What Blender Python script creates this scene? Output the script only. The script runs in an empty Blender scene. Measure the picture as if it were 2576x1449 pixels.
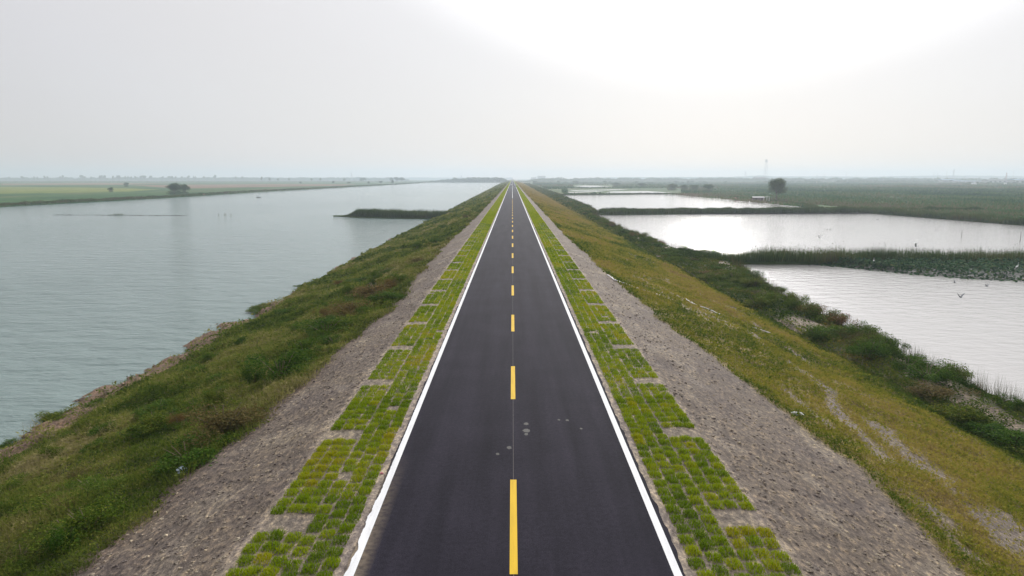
import bpy, math, random
import numpy as np
from mathutils import Vector, geometry
random.seed(7); rng = np.random.default_rng(11)
S = bpy.context.scene; COL = S.collection
R = math.radians

# ------------------------------------------------------------------ camera
CAM_H = 7.2; PITCH = math.atan((724.5-448)/1700.0); F = 1700.0
cam = bpy.data.cameras.new('camera'); cam.sensor_width = 36; cam.lens = 36*F/2576.0
cam.clip_start = 0.1; cam.clip_end = 40000
co = bpy.data.objects.new('camera', cam); COL.objects.link(co)
co.location = (0, 0, CAM_H); co.rotation_euler = (R(90)-PITCH, 0, R(0.03)); S.camera = co
cP, sP = math.cos(PITCH), math.sin(PITCH)
def ray(x, y):                       # photograph measure (2576 wide) -> direction
    u = (x-1287)/F; v = -(y-724.5)/F
    return np.array([u, cP+v*sP, -sP+v*cP])
def P(x, y, z):                      # point on the horizontal plane at height z
    d = ray(x, y); t = (z-CAM_H)/d[2]; return np.array([d[0]*t, d[1]*t, z])

# ------------------------------------------------------------------ noise
_perm = rng.random((256, 256))
def vnoise(x, y):
    xi = np.floor(x).astype(int); yi = np.floor(y).astype(int); fx = x-xi; fy = y-yi
    fx = fx*fx*(3-2*fx); fy = fy*fy*(3-2*fy)
    a = _perm[xi & 255, yi & 255]; b = _perm[(xi+1) & 255, yi & 255]
    c = _perm[xi & 255, (yi+1) & 255]; d = _perm[(xi+1) & 255, (yi+1) & 255]
    return (a*(1-fx)+b*fx)*(1-fy)+(c*(1-fx)+d*fx)*fy
def fbm(x, y, o=4):
    s = 0; a = 1; t = 0
    for i in range(o):
        s = s+a*vnoise(x*2**i+17.3*i, y*2**i+5.1*i); t += a; a *= .5
    return s/t
def sstep(a, b, x):
    t = np.clip((x-a)/(b-a), 0, 1); return t*t*(3-2*t)

# ------------------------------------------------------------------ mesh helpers
def mk(name, v, f, mat, parent=None, col=None, smooth=False, link=True, loc=None):
    v = np.asarray(v, dtype=np.float32); f = np.asarray(f, dtype=np.int32)
    me = bpy.data.meshes.new(name); n, k = f.shape
    me.vertices.add(len(v)); me.vertices.foreach_set('co', v.ravel())
    me.loops.add(n*k); me.loops.foreach_set('vertex_index', f.ravel())
    me.polygons.add(n); me.polygons.foreach_set('loop_start', np.arange(0, n*k, k, dtype=np.int32))
    me.polygons.foreach_set('loop_total', np.full(n, k, dtype=np.int32))
    me.polygons.foreach_set('use_smooth', np.full(n, bool(smooth)))
    me.update(calc_edges=True)
    if col is not None:
        a = me.color_attributes.new('Col', 'FLOAT_COLOR', 'POINT')
        c = np.ones((len(v), 4), dtype=np.float32); c[:, :3] = col; a.data.foreach_set('color', c.ravel())
    if mat: me.materials.append(mat)
    if not link: return me
    o = bpy.data.objects.new(name, me); COL.objects.link(o)
    if parent is not None: o.parent = parent
    if loc is not None: o.location = loc
    return o
class MB:                            # collects shapes, builds one mesh object
    def __init__(s): s.v = []; s.f = []
    def add(s, vs, fs):
        b = len(s.v); s.v += [tuple(p) for p in vs]; s.f += [tuple(i+b for i in f) for f in fs]
    def box(s, c, d, rz=0, taper=1.0):
        cx, cy, cz = c; x, y, z = d[0]/2, d[1]/2, d[2]/2; ca, sa = math.cos(rz), math.sin(rz); vs = []
        for k, t in ((-1, 1), (1, taper)):
            for i, j in ((-1, -1), (1, -1), (1, 1), (-1, 1)):
                px, py = i*x*t, j*y*t; vs.append((cx+px*ca-py*sa, cy+px*sa+py*ca, cz+k*z))
        s.add(vs, [(3, 2, 1, 0), (4, 5, 6, 7), (0, 1, 5, 4), (1, 2, 6, 5), (2, 3, 7, 6), (3, 0, 4, 7)])
    def tube(s, pts, rad, n=6, cap=True):
        pts = [Vector(p) for p in pts]
        if not hasattr(rad, '__len__'): rad = [rad]*len(pts)
        vs = []; fs = []
        for i, p in enumerate(pts):
            d = (pts[min(i+1, len(pts)-1)]-pts[max(i-1, 0)]).normalized()
            a = Vector((0, 0, 1)) if abs(d.z) < .9 else Vector((1, 0, 0))
            u = d.cross(a).normalized(); w = d.cross(u)
            for k in range(n):
                t = 2*math.pi*k/n; vs.append(p+(u*math.cos(t)+w*math.sin(t))*rad[i])
        for i in range(len(pts)-1):
            for k in range(n):
                fs.append((i*n+k, i*n+(k+1) % n, (i+1)*n+(k+1) % n, (i+1)*n+k))
        if cap: fs.append(tuple(range(n))); fs.append(tuple((len(pts)-1)*n+k for k in range(n))[::-1])
        s.add(vs, fs)
    def ball(s, c, r, n=10, m=7):
        if not hasattr(r, '__len__'): r = (r, r, r)
        vs = []; fs = []
        for i in range(m+1):
            a = math.pi*i/m
            for k in range(n):
                t = 2*math.pi*k/n; vs.append((c[0]+r[0]*math.sin(a)*math.cos(t), c[1]+r[1]*math.sin(a)*math.sin(t), c[2]+r[2]*math.cos(a)))
        for i in range(m):
            for k in range(n): fs.append((i*n+k, (i+1)*n+k, (i+1)*n+(k+1) % n, i*n+(k+1) % n))
        s.add(vs, fs)
    def build(s, name, mat, parent=None, smooth=False):
        me = bpy.data.meshes.new(name); me.from_pydata(s.v, [], s.f); me.update()
        if mat: me.materials.append(mat)
        if smooth:
            for p in me.polygons: p.use_smooth = True
        o = bpy.data.objects.new(name, me); COL.objects.link(o)
        if parent is not None: o.parent = parent
        return o
def tag(o, label=None, cat=None, group=None, kind=None):
    if label: o['label'] = label
    if cat: o['category'] = cat
    if group: o['group'] = group
    if kind: o['kind'] = kind
    return o
def empty(name, loc, rz=0):
    o = bpy.data.objects.new(name, None); COL.objects.link(o); o.location = loc; o.rotation_euler = (0, 0, rz)
    o.empty_display_size = .3; return o
def copy_tree(o, parent=None):
    c = o.copy(); COL.objects.link(c)
    if parent is not None: c.parent = parent
    for ch in list(o.children): copy_tree(ch, c)
    return c

# ------------------------------------------------------------------ materials
def newmat(name):
    m = bpy.data.materials.new(name); m.use_nodes = True; nt = m.node_tree; nt.nodes.clear()
    out = nt.nodes.new('ShaderNodeOutputMaterial'); return m, nt, out
def N(nt, t, **kw):
    n = nt.nodes.new(t)
    for k, v in kw.items():
        if k in n.inputs: n.inputs[k].default_value = v
        else: setattr(n, k, v)
    return n
def posmap(nt, scale=(1, 1, 1), rot=0):
    g = N(nt, 'ShaderNodeNewGeometry'); m = N(nt, 'ShaderNodeMapping'); m.inputs['Scale'].default_value = scale
    m.inputs['Rotation'].default_value = (0, 0, rot)
    nt.links.new(g.outputs['Position'], m.inputs['Vector']); return m.outputs['Vector']
def noise(nt, vec, scale, detail=4, rough=.55):
    n = N(nt, 'ShaderNodeTexNoise'); n.inputs['Scale'].default_value = scale; n.inputs['Detail'].default_value = detail
    n.inputs['Roughness'].default_value = rough; nt.links.new(vec, n.inputs['Vector']); return n.outputs['Fac']
def ramp(nt, fac, stops):
    r = N(nt, 'ShaderNodeValToRGB'); e = r.color_ramp.elements
    while len(e) < len(stops): e.new(.5)
    for i, (p, c) in enumerate(stops):
        e[i].position = p; e[i].color = (*c, 1) if len(c) == 3 else c
    nt.links.new(fac, r.inputs['Fac']); return r.outputs['Color']
def mixc(nt, a, b, fac, mode='MIX'):
    m = N(nt, 'ShaderNodeMix', data_type='RGBA', blend_type=mode)
    for s, v in ((6, a), (7, b), (0, fac)):
        if isinstance(v, (int, float)): m.inputs[s].default_value = v
        elif isinstance(v, tuple): m.inputs[s].default_value = (*v, 1)
        else: nt.links.new(v, m.inputs[s])
    return m.outputs[2]
def simple(name, col, rough=.7, var=.25, scale=3, metal=0, spec=.4, bump=0):
    m, nt, out = newmat(name); v = posmap(nt); n = noise(nt, v, scale)
    c = ramp(nt, n, [(.25, tuple(x*(1-var) for x in col)), (.75, tuple(min(1, x*(1+var)) for x in col))])
    b = N(nt, 'ShaderNodeBsdfPrincipled'); b.inputs['Roughness'].default_value = rough; b.inputs['Metallic'].default_value = metal
    b.inputs['Specular IOR Level'].default_value = spec
    nt.links.new(c, b.inputs['Base Color']); nt.links.new(b.outputs[0], out.inputs[0])
    if bump:
        bp = N(nt, 'ShaderNodeBump'); bp.inputs['Strength'].default_value = bump; bp.inputs['Distance'].default_value = .02
        nt.links.new(n, bp.inputs['Height']); nt.links.new(bp.outputs[0], b.inputs['Normal'])
    return m
def foliage(name, use_attr=True, col=(.06, .08, .02), trans=.3, objvar=.0):
    m, nt, out = newmat(name)
    if use_attr:
        a = N(nt, 'ShaderNodeAttribute'); a.attribute_name = 'Col'; c = a.outputs['Color']
    else:
        v = posmap(nt); c = ramp(nt, noise(nt, v, .8), [(.3, tuple(x*.7 for x in col)), (.7, tuple(x*1.3 for x in col))])
    if objvar:
        oi = N(nt, 'ShaderNodeObjectInfo')
        c = mixc(nt, c, ramp(nt, oi.outputs['Random'], [(0, (.55, .8, .5)), (.35, (.9, 1.0, .8)), (.7, (1.2, 1.1, .8)), (1, (1.45, 1.05, .9))]), objvar, 'MULTIPLY')
    d = N(nt, 'ShaderNodeBsdfPrincipled'); d.inputs['Roughness'].default_value = .85; d.inputs['Specular IOR Level'].default_value = .04
    t = N(nt, 'ShaderNodeBsdfTranslucent'); mx = N(nt, 'ShaderNodeMixShader'); mx.inputs[0].default_value = trans
    nt.links.new(c, d.inputs['Base Color']); nt.links.new(c, t.inputs['Color'])
    nt.links.new(d.outputs[0], mx.inputs[1]); nt.links.new(t.outputs[0], mx.inputs[2]); nt.links.new(mx.outputs[0], out.inputs[0])
    return m
M = {}
# asphalt
m, nt, out = newmat('asphalt'); v = posmap(nt); v2 = posmap(nt, (1, .05, 1))
fine = noise(nt, v, 45, 3, .8); med = noise(nt, v, .5, 4); streak = noise(nt, v2, 1.6, 4)
c = ramp(nt, fine, [(.28, (.004, .004, .008)), (.5, (.0135, .0125, .020)), (.68, (.026, .024, .034)), (.80, (.11, .105, .105))])
c = mixc(nt, c, ramp(nt, streak, [(.3, (.70, .70, .72)), (.7, (1.45, 1.42, 1.38))]), 1.0, 'MULTIPLY')
gr = noise(nt, posmap(nt), 9, 5, .75); c = mixc(nt, c, ramp(nt, gr, [(.3, (.72, .72, .74)), (.7, (1.38, 1.36, 1.34))]), 1.0, 'MULTIPLY')
c = mixc(nt, c, ramp(nt, med, [(.3, (.85, .85, .87)), (.7, (1.2, 1.19, 1.18))]), 1.0, 'MULTIPLY')
sx = N(nt, 'ShaderNodeSeparateXYZ'); nt.links.new(posmap(nt), sx.inputs[0])     # dust blown against the left edge
mr = N(nt, 'ShaderNodeMapRange'); nt.links.new(sx.outputs['X'], mr.inputs['Value'])
mr.inputs['From Min'].default_value = -2.62; mr.inputs['From Max'].default_value = -3.0
my = N(nt, 'ShaderNodeMapRange'); nt.links.new(sx.outputs['Y'], my.inputs['Value'])
my.inputs['From Min'].default_value = 17; my.inputs['From Max'].default_value = 12
mm = N(nt, 'ShaderNodeMath', operation='MULTIPLY'); nt.links.new(mr.outputs[0], mm.inputs[0]); nt.links.new(my.outputs[0], mm.inputs[1])
mm2 = N(nt, 'ShaderNodeMath', operation='MULTIPLY'); nt.links.new(mm.outputs[0], mm2.inputs[0]); nt.links.new(ramp(nt, noise(nt, v, 7), [(.3, (.2,)*3), (.6, (.9,)*3)]), mm2.inputs[1])
c = mixc(nt, c, (.26, .21, .15), mm2.outputs[0])
b = N(nt, 'ShaderNodeBsdfPrincipled'); b.inputs['Roughness'].default_value = .9; b.inputs['Specular IOR Level'].default_value = .08
bp = N(nt, 'ShaderNodeBump'); bp.inputs['Strength'].default_value = .5; bp.inputs['Distance'].default_value = .006
nt.links.new(fine, bp.inputs['Height']); nt.links.new(bp.outputs[0], b.inputs['Normal'])
nt.links.new(c, b.inputs['Base Color']); nt.links.new(b.outputs[0], out.inputs[0]); M['asphalt'] = m
# road paint
def paint(name, col, worn):
    m, nt, out = newmat(name); v = posmap(nt); v3 = posmap(nt, (1, .12, 1))
    n = noise(nt, v, 30, 3, .7); n2 = noise(nt, v3, 9, 3)
    c = mixc(nt, ramp(nt, n, [(.2, worn), (.42, col)]), ramp(nt, n2, [(.3, (.85,)*3), (.6, (1, 1, 1))]), 1.0, 'MULTIPLY')
    b = N(nt, 'ShaderNodeBsdfPrincipled'); b.inputs['Roughness'].default_value = .75; b.inputs['Specular IOR Level'].default_value = .2
    nt.links.new(c, b.inputs['Base Color']); nt.links.new(b.outputs[0], out.inputs[0]); return m
M['stain_'] = simple('joint_dust', (.13, .12, .11), .9, .2, 5)
M['white_paint'] = paint('white_paint', (.72, .73, .74), (.45, .44, .42))
M['yellow_paint'] = paint('yellow_paint', (.64, .41, .008), (.50, .32, .03))
# levee soil, colours of the soils themselves in the attribute
m, nt, out = newmat('levee_soil'); v = posmap(nt, (1, .55, 1), .25)
a = N(nt, 'ShaderNodeAttribute'); a.attribute_name = 'Col'
n1 = noise(nt, v, 8, 5, .68); n2 = noise(nt, posmap(nt), 24, 4, .75); n3 = noise(nt, posmap(nt), .35, 4)
c = mixc(nt, a.outputs['Color'], ramp(nt, n1, [(.32, (.45, .43, .44)), (.46, (.80, .78, .79)), (.55, (1.15, 1.12, 1.06)), (.67, (2.1, 1.95, 1.65))]), 1.0, 'MULTIPLY')
c = mixc(nt, c, ramp(nt, n2, [(.3, (.62,)*3), (.7, (1.38,)*3)]), 1.0, 'MULTIPLY')
c = mixc(nt, c, ramp(nt, n3, [(.35, (.86, .84, .88)), (.65, (1.14, 1.12, 1.05))]), 1.0, 'MULTIPLY')
b = N(nt, 'ShaderNodeBsdfPrincipled'); b.inputs['Roughness'].default_value = .9; b.inputs['Specular IOR Level'].default_value = .2
bp = N(nt, 'ShaderNodeBump'); bp.inputs['Strength'].default_value = .9; bp.inputs['Distance'].default_value = .06
bp2 = N(nt, 'ShaderNodeBump'); bp2.inputs['Strength'].default_value = .7; bp2.inputs['Distance'].default_value = .02
nt.links.new(n1, bp.inputs['Height']); nt.links.new(n2, bp2.inputs['Height']); nt.links.new(bp.outputs[0], bp2.inputs['Normal'])
nt.links.new(bp2.outputs[0], b.inputs['Normal']); nt.links.new(c, b.inputs['Base Color']); nt.links.new(b.outputs[0], out.inputs[0]); M['soil'] = m
# plains
def plain(name, stops, sc=(.03, .012, 1), s1=1.0):
    m, nt, out = newmat(name)
    n1 = noise(nt, posmap(nt, sc), s1, 6, .62); n2 = noise(nt, posmap(nt, (.25, .12, 1)), 1, 5, .7)
    c = ramp(nt, n1, stops); c = mixc(nt, c, ramp(nt, n2, [(.3, (.55, .6, .55)), (.7, (1.5, 1.4, 1.4))]), 1.0, 'MULTIPLY')
    b = N(nt, 'ShaderNodeBsdfPrincipled'); b.inputs['Roughness'].default_value = .95; b.inputs['Specular IOR Level'].default_value = .05
    nt.links.new(c, b.inputs['Base Color']); nt.links.new(b.outputs[0], out.inputs[0]); return m
M['plain_left'] = plain('plain_left', [(.36, (.025, .075, .024)), (.50, (.045, .105, .03)), (.62, (.085, .11, .042)), (.74, (.14, .115, .065))])
M['plain_right'] = plain('plain_right', [(.30, (.03, .075, .025)), (.45, (.05, .10, .03)), (.6, (.085, .105, .04)), (.75, (.13, .12, .07))], (.02, .010, 1))
M['crop_field'] = plain('crop_field', [(.3, (.11, .16, .035)), (.7, (.19, .20, .05))])
M['fallow'] = plain('fallow', [(.3, (.15, .11, .07)), (.7, (.21, .14, .09))])
M['roofing'] = simple('grey_roofing', (.22, .22, .23), .95, .1, .3, spec=.05)
M['roofing_pale'] = simple('pale_roofing', (.45, .45, .45), .95, .15, .6, spec=.05)
M['hill'] = simple('hill', (.07, .09, .06), 1, .3, .01, spec=0)
M['bed'] = simple('bed', (.08, .075, .05), 1, .3, .05, spec=0)
# water
def water(name, base, s, strength, rough, dist=.05, stretch=(.42, 1, 1)):
    m, nt, out = newmat(name)
    n1 = noise(nt, posmap(nt, stretch, R(8)), s, 5, .62); n2 = noise(nt, posmap(nt, stretch, R(-14)), s*.28, 3, .5)
    big = noise(nt, posmap(nt, (.02, .008, 1)), 1, 4)
    ad = N(nt, 'ShaderNodeMath', operation='MULTIPLY_ADD'); nt.links.new(n2, ad.inputs[0]); ad.inputs[1].default_value = 2.2; nt.links.new(n1, ad.inputs[2])
    ml = N(nt, 'ShaderNodeMapRange'); nt.links.new(big, ml.inputs['Value']); ml.inputs['From Min'].default_value = .35; ml.inputs['From Max'].default_value = .65
    ml.inputs['To Min'].default_value = strength*.55; ml.inputs['To Max'].default_value = strength
    bp = N(nt, 'ShaderNodeBump'); bp.inputs['Distance'].default_value = dist; nt.links.new(ml.outputs[0], bp.inputs['Strength'])
    nt.links.new(ad.outputs[0], bp.inputs['Height'])
    b = N(nt, 'ShaderNodeBsdfPrincipled'); b.inputs['Base Color'].default_value = (*base, 1); b.inputs['Roughness'].default_value = rough
    b.inputs['IOR'].default_value = 1.333
    nt.links.new(bp.outputs[0], b.inputs['Normal']); nt.links.new(b.outputs[0], out.inputs[0]); return m
M['river'] = water('river_water', (.155, .22, .208), 1.7, 1.0, .12, .44)
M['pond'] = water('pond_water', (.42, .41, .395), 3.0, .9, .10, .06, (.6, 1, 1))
M['grass'] = foliage('grass_blades', trans=.35)
M['leaf'] = foliage('leaves', trans=.25, objvar=.8)
M['turf'] = foliage('turf_blades', trans=.35)
M['lotus'] = foliage('lotus_leaves', trans=.2)
M['bark'] = simple('bark', (.11, .085, .065), .9, .3, 6)
M['stem'] = simple('stem', (.15, .12, .07), .9, .3, 6)
M['concrete'] = simple('concrete', (.42, .39, .34), .85, .2, 4, bump=.4)
M['rock'] = simple('rock', (.155, .108, .08), .9, .45, 2.5, bump=.6)
M['steel'] = simple('galvanised_steel', (.36, .36, .38), .5, .1, 2)
M['red_steel'] = simple('red_steel', (.38, .16, .13), .6, .2, 2)
M['blue_roof'] = simple('blue_roof', (.10, .20, .32), .6, .15, .5)
M['pale_wall'] = simple('pale_wall', (.42, .41, .40), .9, .1, .8)
M['dark_wall'] = simple('dark_wall', (.16, .12, .11), .9, .25, 1)
M['white_sheet'] = simple('white_sheet', (.72, .72, .73), .5, .12, 5)
M['dark_glass'] = simple('dark_glass', (.02, .025, .03), .08, .1, 1, spec=.6)
M['car_white'] = simple('white_car_paint', (.75, .75, .75), .25, .04, 2, spec=.6)
M['car_grey'] = simple('silver_car_paint', (.50, .54, .58), .3, .05, 2, spec=.6)
M['rubber'] = simple('rubber', (.02, .02, .02), .9, .2, 5)
M['lamp'] = simple('lamp_glass', (.6, .6, .62), .15, .05, 2)
M['tail'] = simple('tail_glass', (.35, .02, .02), .2, .05, 2)
M['wood'] = simple('dark_wood', (.07, .05, .04), .8, .3, 5)
M['cloth_dark'] = simple('dark_cloth', (.03, .035, .05), .9, .2, 5)
M['skin'] = simple('skin', (.35, .2, .14), .6, .1, 5)
M['feather_white'] = simple('white_feathers', (.75, .75, .74), .8, .08, 10)
M['feather_grey'] = simple('grey_feathers', (.16, .17, .19), .8, .2, 10)
M['feather_dark'] = simple('dark_feathers', (.04, .035, .03), .8, .2, 10)
M['beak'] = simple('beak', (.35, .22, .05), .5, .1, 10)
M['bag'] = simple('plastic_film', (.50, .58, .70), .35, .25, 9)
M['pink'] = simple('pink_wrapper', (.62, .22, .26), .4, .25, 20)

# ------------------------------------------------------------------ levee form
CX = .025
EY = [-100, 50, 66, 80, 95, 104, 114, 130, 170, 225, 245, 262, 300, 480, 700, 9000]
EX = [29.5, 29, 29.3, 30.5, 33, 35, 33, 29, 28, 28.5, 30.5, 33, 35, 37, 39, 39]
def edge(y): return np.interp(y, EY, EX)+1.4*(fbm(y*.09+3, y*0+.7, 3)-.5)
def lz(x, y):                        # smooth height of the levee surface
    a = np.abs(x-CX); base = -.06-.02*np.maximum(a-3.2, 0)
    sl = base-np.maximum(a-5.35, 0)/3.75
    sl = np.where(a < 5.35, base, sl)
    left = np.maximum(sl, -6.9)
    E = edge(y)
    berm = -4.85-.3*(a-23)/np.maximum(E-25, 1)
    r = np.where(a < 23, sl, berm)
    r = np.where(a > E-2, r-np.minimum((a-E+2)*.42, 1.9), r)
    return np.where(x < 0, left, r)
GLY = [0, 14.3, 20.6, 30, 41, 60, 79, 145, 400]; GLX = [10, 9.5, 8.5, 8.15, 7.5, 8.0, 8.3, 7.6, 7.2]
GRY = [0, 14, 20, 27, 34, 50, 90, 400]; GRX = [10.6, 10.2, 10.6, 10.0, 9.2, 8.35, 7.5, 7.0]
def gravL(y): return np.interp(y, GLY, GLX)+(fbm(y*.45, y*0+2.2, 4)-.5)*1.5
def gravR(y): return np.interp(y, GRY, GRX)+(fbm(y*.5, y*0+8.2, 4)-.5)*1.1
def bareR(x, y):                     # long bare rills and patches of the right slope
    n = fbm(x*.75+y*.03+5.3, y*.085+3, 4); n2 = fbm(x*.45+7+y*.02, y*.11+2, 4); near_ = sstep(70, 18, y)
    k = sstep(.66-.02*near_, .70, n)*(.4+.4*near_)
    k = k+sstep(.60, .66, n2)*sstep(12, 14, x-.1*y)*sstep(34, 20, y)
    for pth, w_ in (([(16.4, 46), (16, 41), (15, 31), (13.6, 27), (12.9, 23), (11.6, 18), (11.2, 15)], .38), ([(15.4, 27), (14.3, 24), (14.0, 19), (12.7, 15), (12.2, 12)], .75), ([(19.5, 60), (18.6, 48), (17.6, 38)], .3), ([(12.2, 30), (11.9, 24)], .3)):
        dm = np.full(np.shape(x), 9.)
        for (xa, ya), (xb, yb_) in zip(pth[:-1], pth[1:]):
            tt = np.clip(((x-xa)*(xb-xa)+(y-ya)*(yb_-ya))/((xb-xa)**2+(yb_-ya)**2), 0, 1)
            dm = np.minimum(dm, np.hypot(x-xa-(xb-xa)*tt, y-ya-(yb_-ya)*tt))
        k = k+sstep(w_*1.25, w_*.5, dm+(fbm(x*1.3, y*.7, 3)-.5)*w_*1.6)*sstep(.34, .48, fbm(x*.5+3, y*.35, 3))
    return np.clip(k, 0, 1)
def rockL(x, y):                     # eroded brown strip along the left waterline
    a = np.abs(x); lim = np.interp(y, [0, 35, 60, 80, 110, 5000], [21.4, 21.9, 22.7, 24.6, 26.0, 26.4])+(fbm(y*.2, y*0+4.4, 4)-.5)*2.6
    return sstep(-.5, .5, a-lim)
xs = np.concatenate([np.arange(3.02, 5.5, .12), np.arange(5.5, 11.5, .09), np.arange(11.5, 30, .22), np.arange(30, 43, .8)])
XS = np.concatenate([-xs[::-1], xs])+0
ys = [-80, -50, -30, -15, -5, 0, 3, 5, 6.5]; y = 7.5
while y < 6000: ys.append(y); y += max(.085, .0082*y)
YS = np.array(ys); XX, YY = np.meshgrid(XS, YS); dyl = np.gradient(YS)[:, None]*np.ones_like(XX)
def rough_h(x, y, dy):
    a = np.abs(x); h = 0
    inG = sstep(5.1, 5.7, a)
    for wl, am in ((1.6, .10), (.7, .06), (.33, .05), (.17, .03)):
        w = np.clip(2.2-2.2*dy*1.5/wl, 0, 1)
        n = vnoise(x/wl+wl*31, y/wl*.7+x/wl*.35)
        h = h+am*w*(n-.5)*(1 if wl > .5 else 1.1)
    h = h*inG
    h = h+sstep(3.3, 3.6, a)*(1-inG)*.03*(vnoise(x*4, y*4)-.5)
    # larger undulation, terraces of the eroded shore
    h = h+.5*(fbm(x*.22, y*.16, 3)-.5)*sstep(9, 13, a)
    rk = rockL(x, y)*(x < 0)
    h = h+rk*(np.floor(fbm(x*.5, y*.3, 4)*9)/9-.5)*1.5*np.clip(2.2-dy, 0, 1)
    return h
def surf(x, y, dy=.1): return lz(x, y)+rough_h(x, y, dy)
ZZ = lz(XX, YY)+rough_h(XX, YY, dyl)
def levee_col(x, y):
    a = np.abs(x); n = fbm(x*.8, y*.8, 3); c = np.zeros(x.shape+(3,))
    def lay(col, k):
        nonlocal c; k = np.clip(k, 0, 1)[..., None]; c = c*(1-k)+np.array(col)*k
    lay((.27, .235, .20), np.ones_like(x))                         # shoulder: pale sandy strip
    lay((.19, .165, .13), sstep(3.3, 3.5, a))
    lay((.25, .215, .175), sstep(5.1, 5.4, a))
    lay((.128, .106, .087), sstep(5.35, 5.7, a+(n-.5)*.7))          # rough clods
    lay((.19, .165, .135), sstep(.56, .66, fbm(x*1.1+5, y*.6, 4))*sstep(5.5, 6, a)*.7)
    lay((.05, .06, .018), sstep(-.25, .25, a-gravL(y))*(x < 0))    # weedy soil
    lay((.11, .085, .07), sstep(-.7, 0, a-gravL(y))*sstep(.6, .1, a-gravL(y))*(x < 0))
    lay((.175, .122, .09), rockL(x, y)*(x < 0))
    lay((.17, .135, .045), sstep(-.25, .25, a-gravR(y))*(x > 0))
    lay((.16, .138, .118), bareR(x, y)*sstep(-.2, .4, a-gravR(y))*(x > 0)*sstep(22.5, 21, a))
    lay((.30, .26, .20), sstep(.69, .73, fbm(x*.75+y*.03+5.3, y*.085+3, 4))*sstep(.2, .6, a-gravR(y))*(x > 0))
    lay((.055, .065, .02), sstep(21.5, 23.5, a)*(x > 0))
    lay((.20, .165, .135), sstep(.60, .68, fbm(x*.35, y*.16+9, 3))*sstep(20, 22, a)*(x > 0)*.8)
    lay((.26, .23, .20), np.interp(y, [200, 320, 600], [0, .8, 1])*sstep(11, 13, a)*sstep(24, 21, a)*(x < 0)*sstep(.42, .5, n))
    return c
ny, nx = XX.shape
idx = np.arange(ny*nx).reshape(ny, nx)
f = np.stack([idx[:-1, :-1], idx[:-1, 1:], idx[1:, 1:], idx[1:, :-1]], -1).reshape(-1, 4)
v = np.stack([XX, YY, ZZ], -1).reshape(-1, 3)
lev = mk('levee', v, f, M['soil'], col=levee_col(XX, YY).reshape(-1, 3), smooth=True); tag(lev, kind='structure')

# ------------------------------------------------------------------ road
def strip(name, x0, x1, z, mat, parent=None, ys=None, th=.0):
    ys = ys if ys is not None else np.concatenate([[-60, 0], np.geomspace(8, 6000, 120)])
    n = len(ys); x0 = np.broadcast_to(x0, n); x1 = np.broadcast_to(x1, n)
    v = np.concatenate([np.stack([x0, ys, np.full(n, z)], -1), np.stack([x1, ys, np.full(n, z)], -1)])
    i = np.arange(n-1); f = np.stack([i, i+n, i+n+1, i+1], -1)
    if th:
        b = v.copy(); b[:, 2] -= th; m = 2*n; v = np.concatenate([v, b])
        f = np.concatenate([f, np.stack([i, i+1, i+1+m, i+m], -1), np.stack([i+n+1, i+n, i+n+m, i+n+1+m], -1)])
    return mk(name, v, f, mat, parent)
ry = np.concatenate([[-60, 0], np.arange(6, 60, .12), np.geomspace(60.5, 6000, 150)])
jag = (fbm(ry*3.1, ry*0, 3)-.5)*.10; jag2 = (fbm(ry*2.7, ry*0+9, 3)-.5)*.10
road = strip('road', CX-3.13+jag, CX+3.18+jag2, 0, M['asphalt'], ys=ry, th=.09); tag(road, kind='structure')
ly = np.concatenate([[-60, 0], np.arange(8, 22, .035), np.geomspace(22.2, 5000, 200)])
rag = np.where(ly < 15.3, (fbm(ly*2.6, ly*0+1, 5)-.38)*.17*sstep(15.5, 13.5, ly), 0)+(vnoise(ly*14, ly*0)-.5)*.012
e1 = strip('edge_line', CX-3.09-np.maximum(rag, -.04), CX-2.935, .005, M['white_paint'], road, ys=ly)
e2 = strip('edge_line', CX+2.94, CX+3.095, .005, M['white_paint'], road)
e1['label'] = 'white edge line with ragged outer side, left of the road'
k = 0
y0 = 15.4-3.97                         # first dash ends at the measured place
first = None
while y0 < 240:
    L = 3.95; yy = np.array([y0, y0+L]); w = .075
    if first is None:
        first = strip('centre_dash', -w, w, 0, M['yellow_paint'], road, ys=np.array([0, L])); d = first
    else:
        d = first.copy(); COL.objects.link(d); d.parent = road
    d.location = (CX, y0, .005); y0 += 9.98
strip('centre_line', CX-.07, CX+.07, .005, M['white_paint'], road, ys=np.geomspace(246, 5000, 40))
strip('centre_joint', CX-.004, CX+.004, .003, M['stain_'], road, ys=np.array([8., 60.]))
# worn pale spots
for (px_, py_, r_) in ((1322, 1083, .10), (1322, 1066, .07), (1279, 1126, .07), (1425, 1057, .05), (1250, 1142, .05), (1460, 1078, .04), (1322, 1092, .06), (1404, 1056, .04)):
    q = P(px_, py_, .003); n = 16; t = np.linspace(0, 2*np.pi, n, endpoint=False); rr = r_*(.8+.4*rng.random(n))
    vv = np.concatenate([[[0, 0, 0]], np.stack([rr*np.cos(t), rr*1.5*np.sin(t), 0*t], -1)])
    mk('dried_stain', vv, [[0, i+1, (i+1) % n+1] for i in range(n)], simple('stain', (.05, .049, .046), .8, .3, 20), road, loc=q)

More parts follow.
